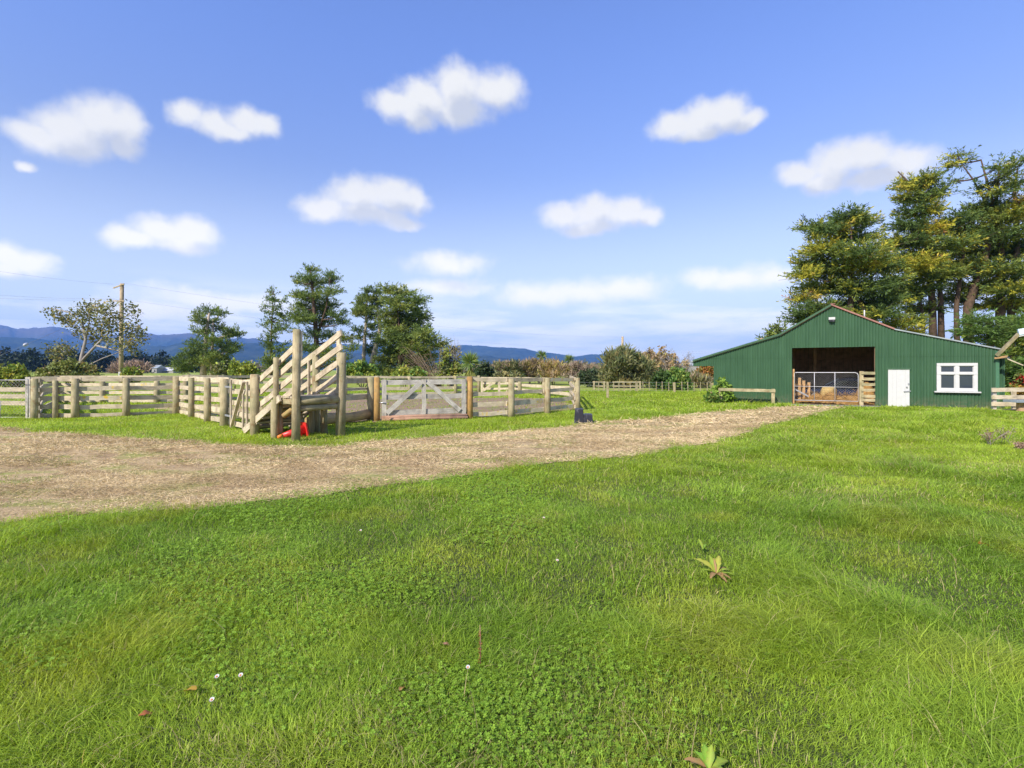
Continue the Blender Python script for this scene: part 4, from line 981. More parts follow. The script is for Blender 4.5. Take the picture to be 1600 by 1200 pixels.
tree('cypress_tree','low spreading young cypress filling the gap above the right lean-to roof',43,(1560,43),[([(1545,600),(1550,540),(1560,510)],.2,.06),([(1600,600),(1590,540)],.2,.06)],
 [(1530,500,22,7),(1520,518,20,8),(1560,514,32,11),(1592,528,28,12),(1545,533,24,9),(1588,553,26,13),(1610,500,26,11),(1570,568,26,14),(1600,575,28,16),(1640,540,30,20),(1575,600,26,16),(1610,605,30,16),(1650,590,34,20)],'cypress',[((.11,.18,.04),5),((.2,.26,.042),3),((.36,.30,.05),.8)],36000,1.6,group=CG,size=.66,clump=.6,rmin=.05)
tree('conifer_sapling','small conifer tip peeping over the left lean-to roof',44,(1210,44),[([(1212,600),(1214,540),(1216,508)],.1,.03)],[(1216,512,6,5),(1214,520,12,5),(1198,523,8,3),(1208,532,16,7),(1208,550,20,10),(1208,575,22,14)],'cypress',CYP[:2],3600,.8,group=None,size=.8,clump=.5,rmin=.03)
# --- pines and conifers beyond the yard
tree('pine_tree','rounded pine with pale forked trunks standing left of the loading ramp',80,(318,80),[([(317,592),(320,550),(324,510),(327,490)],.5,.15),([(331,592),(332,540),(333,500)],.35,.1)],
 [(330,487,17,5),(345,491,8,4),(311,496,9,4),(322,504,15,6),(314,519,13,6),(340,514,9,4),(334,533,13,6),(358,523,10,7),(363,519,6,5),(309,540,13,7),(295,551,11,8),(350,540,9,7),(290,566,13,9),(313,562,11,9),(345,560,11,10),(359,549,6,5),(330,575,16,8),(284,578,11,7),(342,580,13,7),(358,574,8,8)],'pine',PINE,24000,3.4,'bark_pale',size=.85,clump=.75,rmin=.09,extra=4)
tree('pine_tree','slender open pine left of the tallest pine behind the ramp',66,(426,66),[([(424,592),(424,520),(427,455)],.2,.03)],
 [(428,457,8,3),(420,467,7,3),(440,470,8,2.5),(414,480,6,2.5),(432,481,11,3),(420,490,8,3),(443,492,10,4),(414,508,6,4),(424,500,8,3),(447,500,13,8),(437,515,19,8),(420,530,12,8),(432,545,19,10),(420,562,12,8),(438,568,16,9)],'pine',PINE,9500,2.2,size=.68,clump=.5,rmin=.05,extra=2)
tree('pine_tree','tallest twin-topped pine rising behind the top of the loading ramp',65,(495,65),[([(495,592),(494,520),(488,450),(485,424)],.42,.04),([(497,520),(510,480),(515,440)],.16,.03)],
 [(485,422,12,4),(480,434,15,4.5),(468,441,9,3.5),(490,446,15,5),(516,430,7,4),(518,441,8,5),(461,460,11,4),(482,464,20,6),(510,459,15,5),(526,455,8,3.5),(470,479,13,6),(490,484,20,7),(516,477,14,6),(480,499,17,7),(505,502,20,8),(526,494,11,6),(464,490,8,4.5),(536,505,9,4.5),(495,524,20,8),(525,527,17,6),(475,544,17,8),(510,549,20,8),(543,530,10,5),(551,545,9,4),(490,570,20,9),(530,564,16,7)],'pine',PINE,34000,3.,size=.68,clump=.62,rmin=.07,extra=5)
tree('pine_tree','pine with two bare pale trunks, one straight and one leaning, behind the orange gate post',75,(572,75),[([(567,592),(569,540),(572,500),(574,460)],.32,.1),([(575,592),(585,550),(594,515),(590,480),(588,460)],.48,.1)],
 [(573,455,5,5),(565,471,6,6),(575,467,9,6),(590,457,7,6),(560,478,5,5),(572,484,13,7),(590,474,13,7),(563,490,7,5),(580,494,11,5),(560,515,6,4),(579,509,6,4),(561,528,8,4),(581,525,6,4),(578,546,6,9)],'pine',PINE,14000,2.,'bark_pale',size=.72,clump=.6,rmin=.06,extra=2)
tree('conifer_tree','big dense conifer with drooping boughs behind the main yard gate',70,(625,70),[([(625,592),(625,520),(620,475)],.4,.03)],
 [(605,454,7,4),(621,457,12,4),(637,457,9,4.5),(612,469,12,6),(640,469,12,4.5),(657,470,9,4),(625,479,18,6),(605,489,12,6),(650,484,9,3.5),(630,494,16,6),(657,495,11,5),(610,504,16,6),(640,504,16,7),(620,519,22,7),(655,514,12,6),(666,520,8,5),(600,534,13,7),(635,529,22,8),(668,530,13,6),(615,549,18,8),(650,544,22,8),(681,540,11,4),(605,564,17,8),(640,564,22,8),(600,579,17,7),(625,580,18,7),(690,538,6,2.5),(670,556,12,7),(660,575,16,8)],'cypress',[((.14,.195,.05),5),((.21,.25,.055),3),((.30,.30,.06),.8)],60000,3.2,size=.85,clump=.8,rmin=.06,extra=6)
# --- the sparse tree by the power pole
tree('sparse_tree','sparse windswept tree with small olive leaves beside the left power pole',46,(122,46),[([(121,596),(127,560),(134,530),(128,505),(108,488),(82,482)],.17,.03),([(127,565),(150,540),(170,520),(172,490)],.13,.03),([(150,540),(185,548),(215,530)],.08,.02),([(134,530),(140,500),(138,478)],.08,.02),([(121,590),(110,560),(95,545)],.06,.02),([(124,578),(160,560),(200,545)],.07,.02)],
 [(79,486,6,3),(88,494,7,4),(98,498,7,4),(107,505,7,4),(116,490,6,4),(124,498,8,4),(118,512,7,4),(135,480,6,4),(150,478,9,4),(140,492,8,5),(160,486,9,5),(172,478,8,4),(152,502,10,5),(168,502,10,5),(142,515,9,4),(158,518,10,4),(176,514,9,5),(180,497,7,5),(128,522,7,3),(170,530,9,4),(150,532,8,3),(186,540,8,4),(205,535,9,4),(200,520,7,5),(213,512,6,5),(217,530,6,5),(208,545,10,4),(222,524,4,4),(198,508,5,4),(204,482,8,4),(210,492,5,4),(82,548,6,6),(95,542,6,5),(104,552,6,4),(88,558,7,4),(112,545,5,4)],'broad',[((.17,.18,.075),4),((.24,.23,.11),2),((.32,.24,.08),1)],3600,1.4,'twig_grey',group=None,size=1.0,clump=.8,per=6,rmin=.022,bare=3)
# --- shrubs
def shrub(name,label,Y,L,kind,cols,n,spread=None,group=None,size=1.,clump=.4,bark='twig',bare=1,cat='bush',per=22,stems=4):
    xs=[l[0] for l in L]; cx=sum(xs)/len(xs); t=thing(name,label,cat,W(cx,Y),group=group)
    wid=(max(l[0]+l[2] for l in L)-min(l[0]-l[2] for l in L))/FOC*Y
    lob=to_lobes(Y,L,spread if spread is not None else wid*.25)
    b=W(cx,Y,-.1); tr=[([b+Vector((random.gauss(0,.12),random.gauss(0,.12),0)),b.lerp(Vector(l[0]),.5)+Vector((0,0,.1)),Vector(l[0])],.05,.02) for l in random.sample(lob,min(stems,len(lob)))]
    limb_mesh(tr,lob,.018,.7,bare).build('stem',M[bark],t); crown('foliage',t,lob,kind,cols,n,size=size,clump=clump,per=per); return t
YG=[((.27,.31,.045),3),((.18,.25,.045),2),((.36,.33,.06),1)]
GR=[((.09,.17,.034),3),((.14,.23,.045),2),((.21,.26,.05),1)]
OL=[((.16,.175,.07),4),((.23,.22,.095),3),((.32,.26,.10),1.5),((.09,.12,.05),2)]
BR=[((.34,.25,.17),3),((.27,.21,.16),3),((.36,.26,.11),1),((.20,.20,.10),1)]
shrub('round_bush','round yellow-green bush near the left edge behind the mesh gate',38,[(25,583,12,9),(15,588,10,6),(35,590,8,6),(24,577,7,5),(20,597,16,8)],'broad',YG,2600)
shrub('round_bush','yellow-green bush cut off by the left edge',38,[(-4,582,8,7),(-12,590,12,9)],'broad',YG,1400)
shrub('scrub','thicket of olive scrub around the foot of the sparse tree',44,[(75,580,10,7),(95,575,12,8),(110,572,9,9),(130,576,11,9),(143,580,9,8),(85,588,14,7),(120,590,18,7),(140,590,12,6),(68,585,6,5)],'broad',[((.20,.22,.055),3),((.14,.17,.05),3),((.26,.2,.08),1)],5200,bare=3)
shrub('round_bush','small bright round bush just right of the left power pole',42,[(204,582,9,5),(210,586,8,5),(198,587,7,5),(205,592,12,6)],'broad',YG,1900)
for i,(lab,L) in enumerate((('small pointed yellow-green bush, first of the row left of the ramp',[(347,580,7,7),(350,588,9,6),(348,572,4,4)]),('middle pointed yellow-green bush of the row left of the ramp',[(368,577,6,8),(366,588,9,6)]),('widest yellow-green bush of the row, next to the loading ramp',[(386,574,8,7),(380,582,9,7),(394,582,8,7),(387,591,13,6)]))):
    shrub('pointed_bush',lab,40,L,'broad',YG if i else OL+YG,1700,group='yellow-green bushes left of the ramp')
shrub('hedge_bush','bright green clipped-looking bush between the ramp and the orange gate posts',42,[(548,578,9,8),(562,574,12,8),(575,580,10,8),(556,588,18,7),(585,588,10,6)],'broad',GR+YG[:1],3200)
shrub('low_bush','small yellow-green bush in front of the dense conifer',44,[(628,582,10,6),(640,586,9,5),(622,589,10,5)],'broad',YG,1500)
shrub('low_bush','small bush just left of the fallen brown branches',44,[(652,584,9,6),(660,588,8,5),(648,590,10,4)],'broad',GR+YG,1400)
# arching bare branches
t=thing('bare_shrub','arching leafless brown branches in front of the dense conifer','shrub',W(682,47)); mb=MB(); bb=W(682,47,.0)
for k in range(46):
    e=WP(random.uniform(628,690),random.uniform(541,584),47+random.uniform(-1.5,1.5)); mid=bb.lerp(e,.5)+Vector((random.gauss(0,.15),random.gauss(0,.3),.45+random.random()*.4))
    s0=bb+Vector((random.gauss(0,.35),random.gauss(0,.3),0))
    P=[s0.lerp(mid,q)*(1-q)+mid.lerp(e,q)*q for q in (0,.25,.5,.75,1)]
    mb.tube(P,[.028,.024,.02,.014,.006],4,dome=False)
    for _ in range(5):
        a=P[random.choice((2,3,4))]; mb.tube([a,a+Vector((random.gauss(-.2,.35),random.gauss(0,.3),random.gauss(.0,.3)))],[.008,.004],3,dome=False)
mb.build('branch',M['twig'],t)
def bare_tree(name,label,Y,base_px,top,halfw,n,leaf=None,nl=0,bark='twig_grey',group=None,r=.07,size=1.,cat='tree'):
    t=thing(name,label,cat,W(base_px,Y),group=group); mb=MB(); H=EYE+(HOR-top)/FOC*Y; hw=halfw/FOC*Y; b=W(base_px,Y,-.1); ends=[]
    for k in range(n):
        a=random.uniform(0,6.283); rr=hw*math.sqrt(random.random()); h=H*random.uniform(.55,1.0)*(1-.25*(rr/hw)**2)
        e=b+Vector((math.cos(a)*rr,math.sin(a)*rr,h)); m_=b+Vector((math.cos(a)*rr*.35,math.sin(a)*rr*.35,h*.5))
        mb.tube([b+Vector((random.gauss(0,.1),random.gauss(0,.1),0)),m_,e],[r,r*.55,r*.12],5,dome=False)
        for _ in range(7):
            q=random.uniform(.35,1); p=(m_.lerp(e,(q-.35)/.65)); f=p+Vector((random.gauss(0,hw*.22),random.gauss(0,hw*.22),abs(random.gauss(H*.12,H*.08))))
            mb.tube([p,f],[r*.25,r*.06],3,dome=False); ends.append(f)
            for _ in range(3): g_=f.lerp(p,random.random()*.6); mb.tube([g_,g_+Vector((random.gauss(0,hw*.1),random.gauss(0,hw*.1),random.gauss(H*.06,H*.04)))],[r*.1,r*.04],3,dome=False)
    mb.build('trunk',M[bark],t)
    if nl:
        lob=[(tuple(random.choice(ends)),hw*.22,hw*.22,H*.07) for _ in range(18)]; crown('crown',t,lob,'broad',leaf,nl,size=size,clump=.5,per=10)
    return t
ORB=[((.40,.27,.12),3),((.36,.27,.18),3),((.36,.31,.10),1.5)]
bare_tree('bare_tree','greyish leafless bush-tree right of the dense conifer',48,706,527,15,16,[((.20,.17,.05),1),((.13,.13,.04),1)],500)
shrub('tall_bush','upright bush with yellowing leaves below the leafless grey branches',47,[(694,570,7,10),(697,556,6,8),(704,580,10,8),(716,575,8,10),(694,584,9,6)],'broad',YG+OL,1900)
def cabbage(label,px,py,Y,rad,n,skirt=True,bark='bark'):
    t=thing('cabbage_tree',label,'cabbage tree',W(px,Y),group='cabbage trees'); c=WP(px,py,Y)
    MB().tube([W(px,Y,-.1),W(px,Y,c.z*.5)+Vector((.04,0,0)),c],[.11,.085,.07],9,rough=.08).build('trunk',M[bark],t)
    Rm=rad/FOC*Y; d=unit(rng.normal(size=(n,3))+np.array([0,0,.45])); L=Rm*(.75+.4*rng.random(n))
    base=np.array(c)+d*.06; co=pick([((.12,.19,.05),3),((.17,.24,.06),2),((.26,.28,.08),1)],n)
    if skirt:
        k=n; a=rng.random(k)*6.283; d2=np.stack([np.cos(a)*.55,np.sin(a)*.55,-.75-.4*rng.random(k)],1); b2=np.array(c)-np.array([0,0,Rm*.45])+d2*.03
        d=np.vstack([d,unit(d2)]); L=np.r_[L,Rm*(.8+.5*rng.random(k))]; base=np.vstack([base,b2]); co=np.vstack([co,pick([((.28,.29,.07),3),((.2,.22,.05),2),((.34,.28,.11),1)],k)])
    leaf_mesh('leaf_head',base,d,L,np.maximum(L*.085,.045),co,t,M['leaf'])
cabbage('nearest cabbage tree with spiky head and drooping skirt above the orange gate post',734.5,566,40,18,260)
cabbage('slim cabbage tree with a small feathery head standing over the brown scrub',846.5,557,62,11,150,True)
cabbage('distant cabbage tree with a single round tuft on the skyline',889,563,66,10,200,False)
shrub('dark_bush','small dark green bush beside the nearest cabbage tree',44,[(757,572,7,7),(752,582,8,7),(762,583,7,7),(757,590,10,5)],'broad',[((.035,.06,.025),3),((.06,.08,.035),1)],1500)
for lab,Y,L,cols,n in (('brownish grey scrub right of the nearest cabbage tree',60,[(780,576,18,6),(800,573,16,6),(790,585,26,7)],BR+OL,3200),
  ('low olive bush in front of the brown scrub behind the yard',50,[(785,588,20,5),(805,589,16,5)],OL,1700),
  ('brown twiggy scrub left of the slim cabbage tree',62,[(822,575,14,7),(835,572,10,7),(825,586,20,6)],BR+[((.20,.17,.04),2)],2600),
  ('orange-brown bush right of the slim cabbage tree',58,[(862,574,14,7),(875,577,12,7),(866,587,20,6),(852,580,8,7)],ORB+[((.19,.15,.04),3)],3200),
  ('greyish brown scrub below the tufted cabbage tree',64,[(893,578,14,8),(908,577,13,8),(925,580,12,7),(900,588,22,6)],BR,3000),
  ('dark green low bush left of the big olive bush',50,[(914,588,11,7),(928,586,12,8),(940,588,10,8),(925,596,22,7)],[((.045,.07,.03),4),((.08,.10,.05),2)],2800)):
    shrub('scrub_bush',lab,Y,L,'broad' if 'dark' in lab or 'olive' in lab else 'fine',cols,n,group='scrub bushes behind the yard',bare=3,size=1.1)
bare_tree('bare_tree','thin leafless tree behind the slim cabbage tree',66,842,556,14,10,BR,250)
shrub('olive_bush','big rounded olive-green bush in front of the right power pole',48,[(958,562,13,10),(975,558,14,10),(992,566,14,10),(960,580,16,12),(985,580,18,12),(1008,576,12,10),(950,593,12,10),(975,598,20,10),(1003,592,16,10),(1018,594,11,9),(970,568,14,12)],'fine',OL,11000,spread=1.4,size=1.15,clump=.5,bare=2)
AG='bare autumn trees left of the shed'
bare_tree('autumn_tree','leafless reddish tree behind the left shoulder of the olive bush',66,955,548,10,9,BR,300,group=AG)
bare_tree('autumn_tree','orange-brown half-leafed tree right of the olive bush',64,1014,550,27,26,ORB,2300,group=AG,size=1.3)
bare_tree('autumn_tree','tall pale-twigged autumn tree with rusty leaves between the olive bush and the shed',64,1046,543,23,32,ORB,1300,group=AG,size=1.2)
bare_tree('autumn_tree','leafless pinkish tree nearest the left eave of the shed',66,1070,547,18,26,None,0,group=AG)
shrub('green_bush','dark green round bush, left of the pair behind the batten fence',44,[(1036,588,11,8),(1030,598,11,9),(1042,600,12,10)],'broad',[((.045,.085,.02),3),((.07,.12,.028),2)],2800)
shrub('green_bush','brighter green round bush, right of the pair behind the batten fence',43,[(1056,584,11,8),(1064,592,11,9),(1052,598,13,11),(1070,602,8,9)],'broad',GR,3600)
shrub('autumn_bush','yellow and orange leafed bush framed under the left eave of the shed',50,[(1100,578,10,6),(1110,576,9,6),(1095,586,8,6),(1108,588,12,7)],'broad',[((.33,.22,.03),3),((.34,.15,.04),3),((.16,.15,.04),1)],2400)
shrub('grey_bush','low brown-grey bush under the left eave behind the batten fence',48,[(1082,590,9,6),(1090,596,12,7),(1102,598,12,6)],'fine',BR+OL,1500)
shrub('leafy_bush','bright green large-leafed bush growing against the shed at the hitching rail',26.75,[(1127,603,7,6),(1134,608,7,6),(1121,610,5,5),(1129,617,10,7),(1140,622,6,4)],'broad',[((.17,.27,.04),3),((.22,.33,.05),2),((.10,.18,.03),1)],1300,spread=.1,size=.8,clump=.22,bare=0,per=12)
shrub('low_plant','dark low weeds at the left end of the hitching rail',26.5,[(1112,621,10,5),(1122,625,10,4)],'broad',GR,500,spread=.2,size=.7,clump=.22,per=12)
shrub('red_shrub','shrub with bright red flowers behind the fence at the right edge',27,[(1598,591,6,4),(1606,596,8,5),(1595,599,4,3)],'broad',[((.42,.045,.03),4),((.42,.14,.04),2),((.14,.18,.04),3)],900,spread=.3,size=.8,clump=.22)
shrub('autumn_shrub','orange-leafed low shrub behind the rails at the right edge',26.5,[(1590,612,9,5),(1600,618,10,6),(1584,607,6,4)],'broad',[((.30,.17,.03),2),((.16,.18,.03),2)],900,spread=.3,size=.7,clump=.2)
bare_tree('bare_tree','reddish bare twigs at the extreme left edge',45,-14,505,16,10,None,0,'twig')
# --- distant tree belt, farm buildings
tb_=[]; 
for px in np.arange(-260,345,7.0):
    h=random.uniform(8,17)*(1 if px<170 else .75); tb_.append((tuple(W(px,330+random.uniform(-20,30),h*.5)),4.,5.,h*.5))
o=crown('distant_treeline',None,tb_,'broad',[((.018,.032,.022),3),((.03,.045,.026),2)],30000,size=7.5,clump=3.2,per=14); tag(o,'distant dark belt of trees under the left hills','trees',kind='stuff')
tb_=[]
for px in list(np.arange(395,470,9))+list(np.arange(690,1180,8)):
    h=random.uniform(3,5.5); tb_.append((tuple(W(px,300+random.uniform(-20,30),h*.5)),4.,5.,h*.5))
o=crown('distant_scrub',None,tb_,'broad',[((.26,.20,.14),3),((.15,.16,.09),2)],16000,size=6,clump=3.,per=14); tag(o,'distant brown and green scrub along the foot of the hills','scrub',kind='stuff')
for lab,L in (('brown leafless copse left of the pale farm buildings',[(212,577,9,5),(222,578,8,5)]),('dark leafless copse behind the left power pole',[(184,578,8,5),(198,580,6,4)])):
    shrub('copse',lab,250,L,'fine',[((.36,.25,.18),2),((.28,.2,.15),2)],1500,size=5,clump=2.4,group='distant copses',cat='trees')
def farmhouse(label,px,Y,w,h,rc):
    p=W(px,Y); t=thing('farm_building',label,'building',p,group='distant farm buildings'); MB().box(p+Vector((0,0,h/2)),(w,7,h)).build('wall',M['concrete'],t)
    a=p+Vector((-w/2-.3,-3.8,h)); MB().prism([a,a+Vector((0,7.6,0)),a+Vector((0,3.8,1.8))],(w+.6,0,0)).build('roof',M[rc],t)
    MB().box(p+Vector((w*.1,-3.54,h*.5)),(w*.2,.05,h*.4)).build('window',M['glass'],t)
farmhouse('tall pale farm building far off between the dark trees, left of two',248,280,2.6,2.6,'grey_roof'); farmhouse('long low white farm building far off left of the rounded pine',266,285,8,1.3,'white')
farmhouse('pale far roof glimpsed under the left eave of the shed',1088,180,9,3.2,'grey_roof')

# --- weeds, flowers and leaves in the near grass
def broadleaf(mb_c,base,az,tilt,L,wd,col,curl=.3):
    """one leaf blade as a strip of quads with a folded midrib"""
    V,Cc=mb_c; n=9; d=Vector((math.cos(az),math.sin(az),0)); sdv=Vector((-d.y,d.x,0)); p=Vector(base); th=tilt; i0=len(V)
    for k in range(n+1):
        t_=k/n; hw=wd*.5*(math.sin(math.pi*min(.97,t_*.93+.07))**.7)
        wa,wb=hw*random.uniform(.8,1.15),hw*random.uniform(.8,1.15); V.append(p+sdv*wa+Vector((0,0,wa*random.uniform(.1,.6)))); V.append(Vector(p)); V.append(p-sdv*wb+Vector((0,0,wb*random.uniform(.1,.6))))
        p=p+(d*math.cos(th)+Vector((0,0,math.sin(th))))*(L/n); th-=curl/n*2.2
        ca,cb=[tuple(x*random.uniform(.62,1.0)*(1-.15*t_) for x in col) for _ in (0,1)]; Cc+= [ca,tuple(min(1,x*1.18) for x in col),cb]
    return i0,n
def rosette(name,label,pos,leaves,cat,group=None):
    t=thing(name,label,cat,pos,group=group)
    for az,tilt,L,wd,col in leaves:
        V=[];Cc=[];i0,n=broadleaf((V,Cc),Vector(pos)+Vector((0,0,.02)),R(az),R(tilt),L,wd,col)
        f=[];st=[]
        for k in range(n):
            for c_ in (0,1): st.append(len(f)); a=3*k+c_; f+= [a,a+1,a+4,a+3]
        np_mesh('leaf',np.array([tuple(v) for v in V]),f,st,M['leaf'],np.array(Cc),t,True)
    return t
Gd=(.26,.34,.045); Gy=(.36,.36,.06); Bn=(.33,.20,.085); Gb=(.20,.34,.04)
p=X3(GP(1119,905),.04)
rosette('dock_plant','yellow-green dock plant with browning lower leaves in the near grass',p,[(132,35,.21,.06,Gy),(95,55,.16,.05,Gd),(60,48,.18,.06,Gy),(12,26,.13,.035,Gd),(-22,16,.16,.032,Gd),(-50,12,.13,.035,Bn),(-132,14,.13,.042,Bn),(170,28,.10,.035,Gd),(-80,10,.15,.035,Bn),(34,20,.15,.04,Bn),(85,72,.12,.02,Bn)],'weed')
p=X3(Vector((.82,2.13,0)),.02)
rosette('dock_plant','bright green broad-leafed dock with one tan leaf at the bottom edge',p,[(85,50,.09,.04,Gb),(20,22,.10,.055,Gd),(155,22,.10,.035,Bn),(-60,28,.12,.05,Gd),(125,42,.08,.03,Gb),(60,60,.09,.032,Gd)],'weed')
p=X3(GP(1098,868),.04)
rosette('dock_plant','small pale upright dock leaf left of the larger yellow-green dock',p,[(110,70,.10,.035,Gd),(50,30,.10,.02,Gb)],'weed')
def daisy(label,px,py,r=.013,nm='daisy'):
    g0=GP(px,py); p=X3(g0); t=thing(nm,label,'flower',p,group='daisies in the grass'); h=.085
    MB().tube([p,p+Vector((.004,0,h))],.0015,5).build('stalk',M['daisystalk'],t)
    mb=MB(); c=p+Vector((.004,-.002,h+.002)); b0=len(mb.v); n=26
    mb.v.append(c)
    for k in range(n): a=6.283*k/n; rr=r*(1 if k%2 else .72); mb.v.append(c+Vector((math.cos(a)*rr,math.sin(a)*rr*.9,.004+ math.sin(a)*rr*.45)))
    for k in range(n): mb.face((b0,b0+1+k,b0+1+(k+1)%n),((0,0),(1,0),(1,1)))
    mb.build('petal',M['white'],t); MB().tube([c,c+Vector((0,-.002,.005))],[r*.38,r*.3],8).build('flower_eye',M['cone_tip'],t)
M['daisystalk']=plain('stalk_green',(.12,.2,.04))
for lab,px,py in (('white daisy, left of the close pair in the left foreground',338,1084),('white daisy, right of the close pair in the left foreground',375,1082),('lone white daisy just below the pair in the left foreground',330,1122),('white flower among the clover in the bottom centre foreground',730,1062),('white daisy in the middle of the lawn below the black block',870,892),('small white daisy in the right-centre lawn above the first',849,825),('white flower left of centre below the track',563,845)): daisy(lab,px,py)
def fallen(label,px,py,L,col,az=0):
    p=X3(GP(px,py),.05); V=[];Cc=[];i0,n=broadleaf((V,Cc),p,R(az),R(8),L,L*.5,col,.5); f=[];st=[]
    for k in range(n):
        for c_ in (0,1): st.append(len(f)); a=3*k+c_; f+=[a,a+1,a+4,a+3]
    o=np_mesh('fallen_leaf',np.array([tuple(v) for v in V]),f,st,M['leaf'],np.array(Cc),None,True,origin=p); tag(o,label,'leaf','fallen leaves in the grass')
for lab,px,py,L,col,az in (('bright orange fallen leaf on the right lawn',1530,858,.12,(.6,.16,.03),10),('orange-tan fallen leaf in the right-centre foreground',1040,1015,.075,(.55,.24,.07),20),('dull yellow fallen leaf next to the daisy pair',306,1094,.09,(.42,.26,.04),160),('reddish brown fallen leaf below and left of the daisies',216,1136,.07,(.40,.13,.05),40),('tan fallen leaf in the clover left of centre',625,1090,.06,(.42,.22,.08),80),('pinkish brown fallen leaf above the clover left of centre',691,1015,.06,(.38,.20,.13),0)): fallen(lab,px,py,L,col,az)
def weed(label,px,py,h,n,col):
    p=X3(GP(px,py)); t=thing('dead_weed',label,'weed',p,group='dead weeds on the right lawn'); mb=MB(); ends=[]
    for k in range(n):
        e=p+Vector((random.gauss(0,h*.28),random.gauss(0,h*.28),h*random.uniform(.5,1))); mb.tube([p+Vector((random.gauss(0,.05),random.gauss(0,.05),0)),p.lerp(e,.5)+Vector((0,0,h*.08)),e],[.006,.005,.003],4,dome=False); ends+=[p.lerp(e,q) for q in (.5,.7,.85,1)]
    mb.build('stalk',M['twig_grey'],t); k=len(ends)*7; b=np.array([tuple(ends[i%len(ends)]) for i in range(k)])+rng.normal(0,.025,(k,3)); leaf_mesh('seed_head',b,rng.normal(size=(k,3)),.03+.035*rng.random(k),np.full(k,.016),np.array(col)*(.6+.7*rng.random((k,1))),t,M['straw'])
weed('taller brown dead thistle clump on the right lawn',1546,697,.40,9,(.26,.17,.12)); weed('thin greyish dead stalk right of the brown thistle clump',1573,697,.42,4,(.28,.23,.17)); weed('low pinkish dead weed at the right edge',1594,704,.17,13,(.36,.24,.17))
p=X3(GP(750,1046)); t=thing('seed_stalk','thin reddish dock seed stalk upright in the near grass','weed',p); MB().tube([p,p+Vector((.004,0,.14)),p+Vector((0,0,.27))],.0025,5).build('stalk',M['sill'],t)
k=120; z=.05+.2*rng.random(k); b=np.array(tuple(p))+np.stack([rng.normal(0,.004,k),rng.normal(0,.004,k),z],1); leaf_mesh('seed',b,rng.normal(size=(k,3)),np.full(k,.008),np.full(k,.005),np.tile(np.array([[.30,.09,.05]]),(k,1))*(.6+.6*rng.random((k,1))),t,M['straw'])
# ================================================================== grass
def inside(px,py,poly):
    x=px;y=py;r=np.zeros(len(x),bool); j=len(poly)-1
    for i in range(len(poly)):
        xi,yi=poly[i];xj,yj=poly[j]
        if yi!=yj:
            c=((yi>y)!=(yj>y)); 
            if c.any():
                k=np.nonzero(c)[0]; r[k]^= x[k]<(xj-xi)*(y[k]-yi)/(yj-yi)+xi
        j=i
    return r
TR=TRACK[::6]; SHED=[tuple(BL(wx,-.02)[:2]),tuple(BL(erx,-.02)[:2]),tuple(BL(erx,DEP)[:2]),tuple(BL(wx,DEP)[:2])]
APRON=[tuple(q) for q in ap]
def scatter(y0,y1,dens,half=1.13):
    n=int(dens*half*(y1*y1-y0*y0)); Y=np.sqrt(y0*y0+(y1*y1-y0*y0)*rng.random(n)); X=(rng.random(n)*2-1)*half*Y
    return X,Y
def keep(X,Y,sparse=.05):
    a=inside(X+rng.normal(0,.16,len(X)),Y+rng.normal(0,.26,len(X)),TR); n=fbm(X*.8+3,Y*1.5,4)
    pr=np.where(a,np.where(n>.555,.42,.035),1.0)
    for P_,s in ((SHED,0),(APRON,.02),([tuple(q) for q in YARD],.10),([tuple(q) for q in YARD2],.15)): pr=np.where(inside(X,Y,P_),pr*s,pr)
    k=rng.random(len(X))<pr; return X[k],Y[k],a[k]
LUSH=np.array([.235,.365,.037]); MID=np.array([.335,.45,.043]); YEL=np.array([.44,.475,.062]); STRAW=np.array([.56,.48,.22]); DEEP=np.array([.045,.105,.016])
def colour(X,Y):
    n=len(X); a=fbm(X*.55+11,Y*.55+2,4); b_=fbm(X*1.7+5,Y*1.7+31,3); u=rng.random((n,1))
    t1=np.clip((a-.36)/.28,0,1)[:,None]; c=LUSH*(1-t1)+MID*t1
    t2=np.clip((b_-.50)/.22,0,1)[:,None]*.5; c=c*(1-t2)+YEL*t2
    far=np.clip((Y-6)/9,0,1)[:,None]; c=c*(1-far*.35)+np.array([.37,.48,.045])*far*.35
    c=c*(.62+.76*u); dry=rng.random(n)<(.035+.16*np.clip((fbm(X*.9+70,Y*.9+20,3)-.58)*5,0,1)); c[dry]=STRAW*(.6+.6*rng.random((dry.sum(),1)))
    return c
def tall(X,Y):
    """longer tufts: right foreground and along the middle of the lower edge"""
    n=fbm(X*.9+50,Y*.9+80,4)
    z=np.clip((n-.50)*6,0,1)*(.35+.65*np.clip((X+.3)/2.0,0,1))
    return z
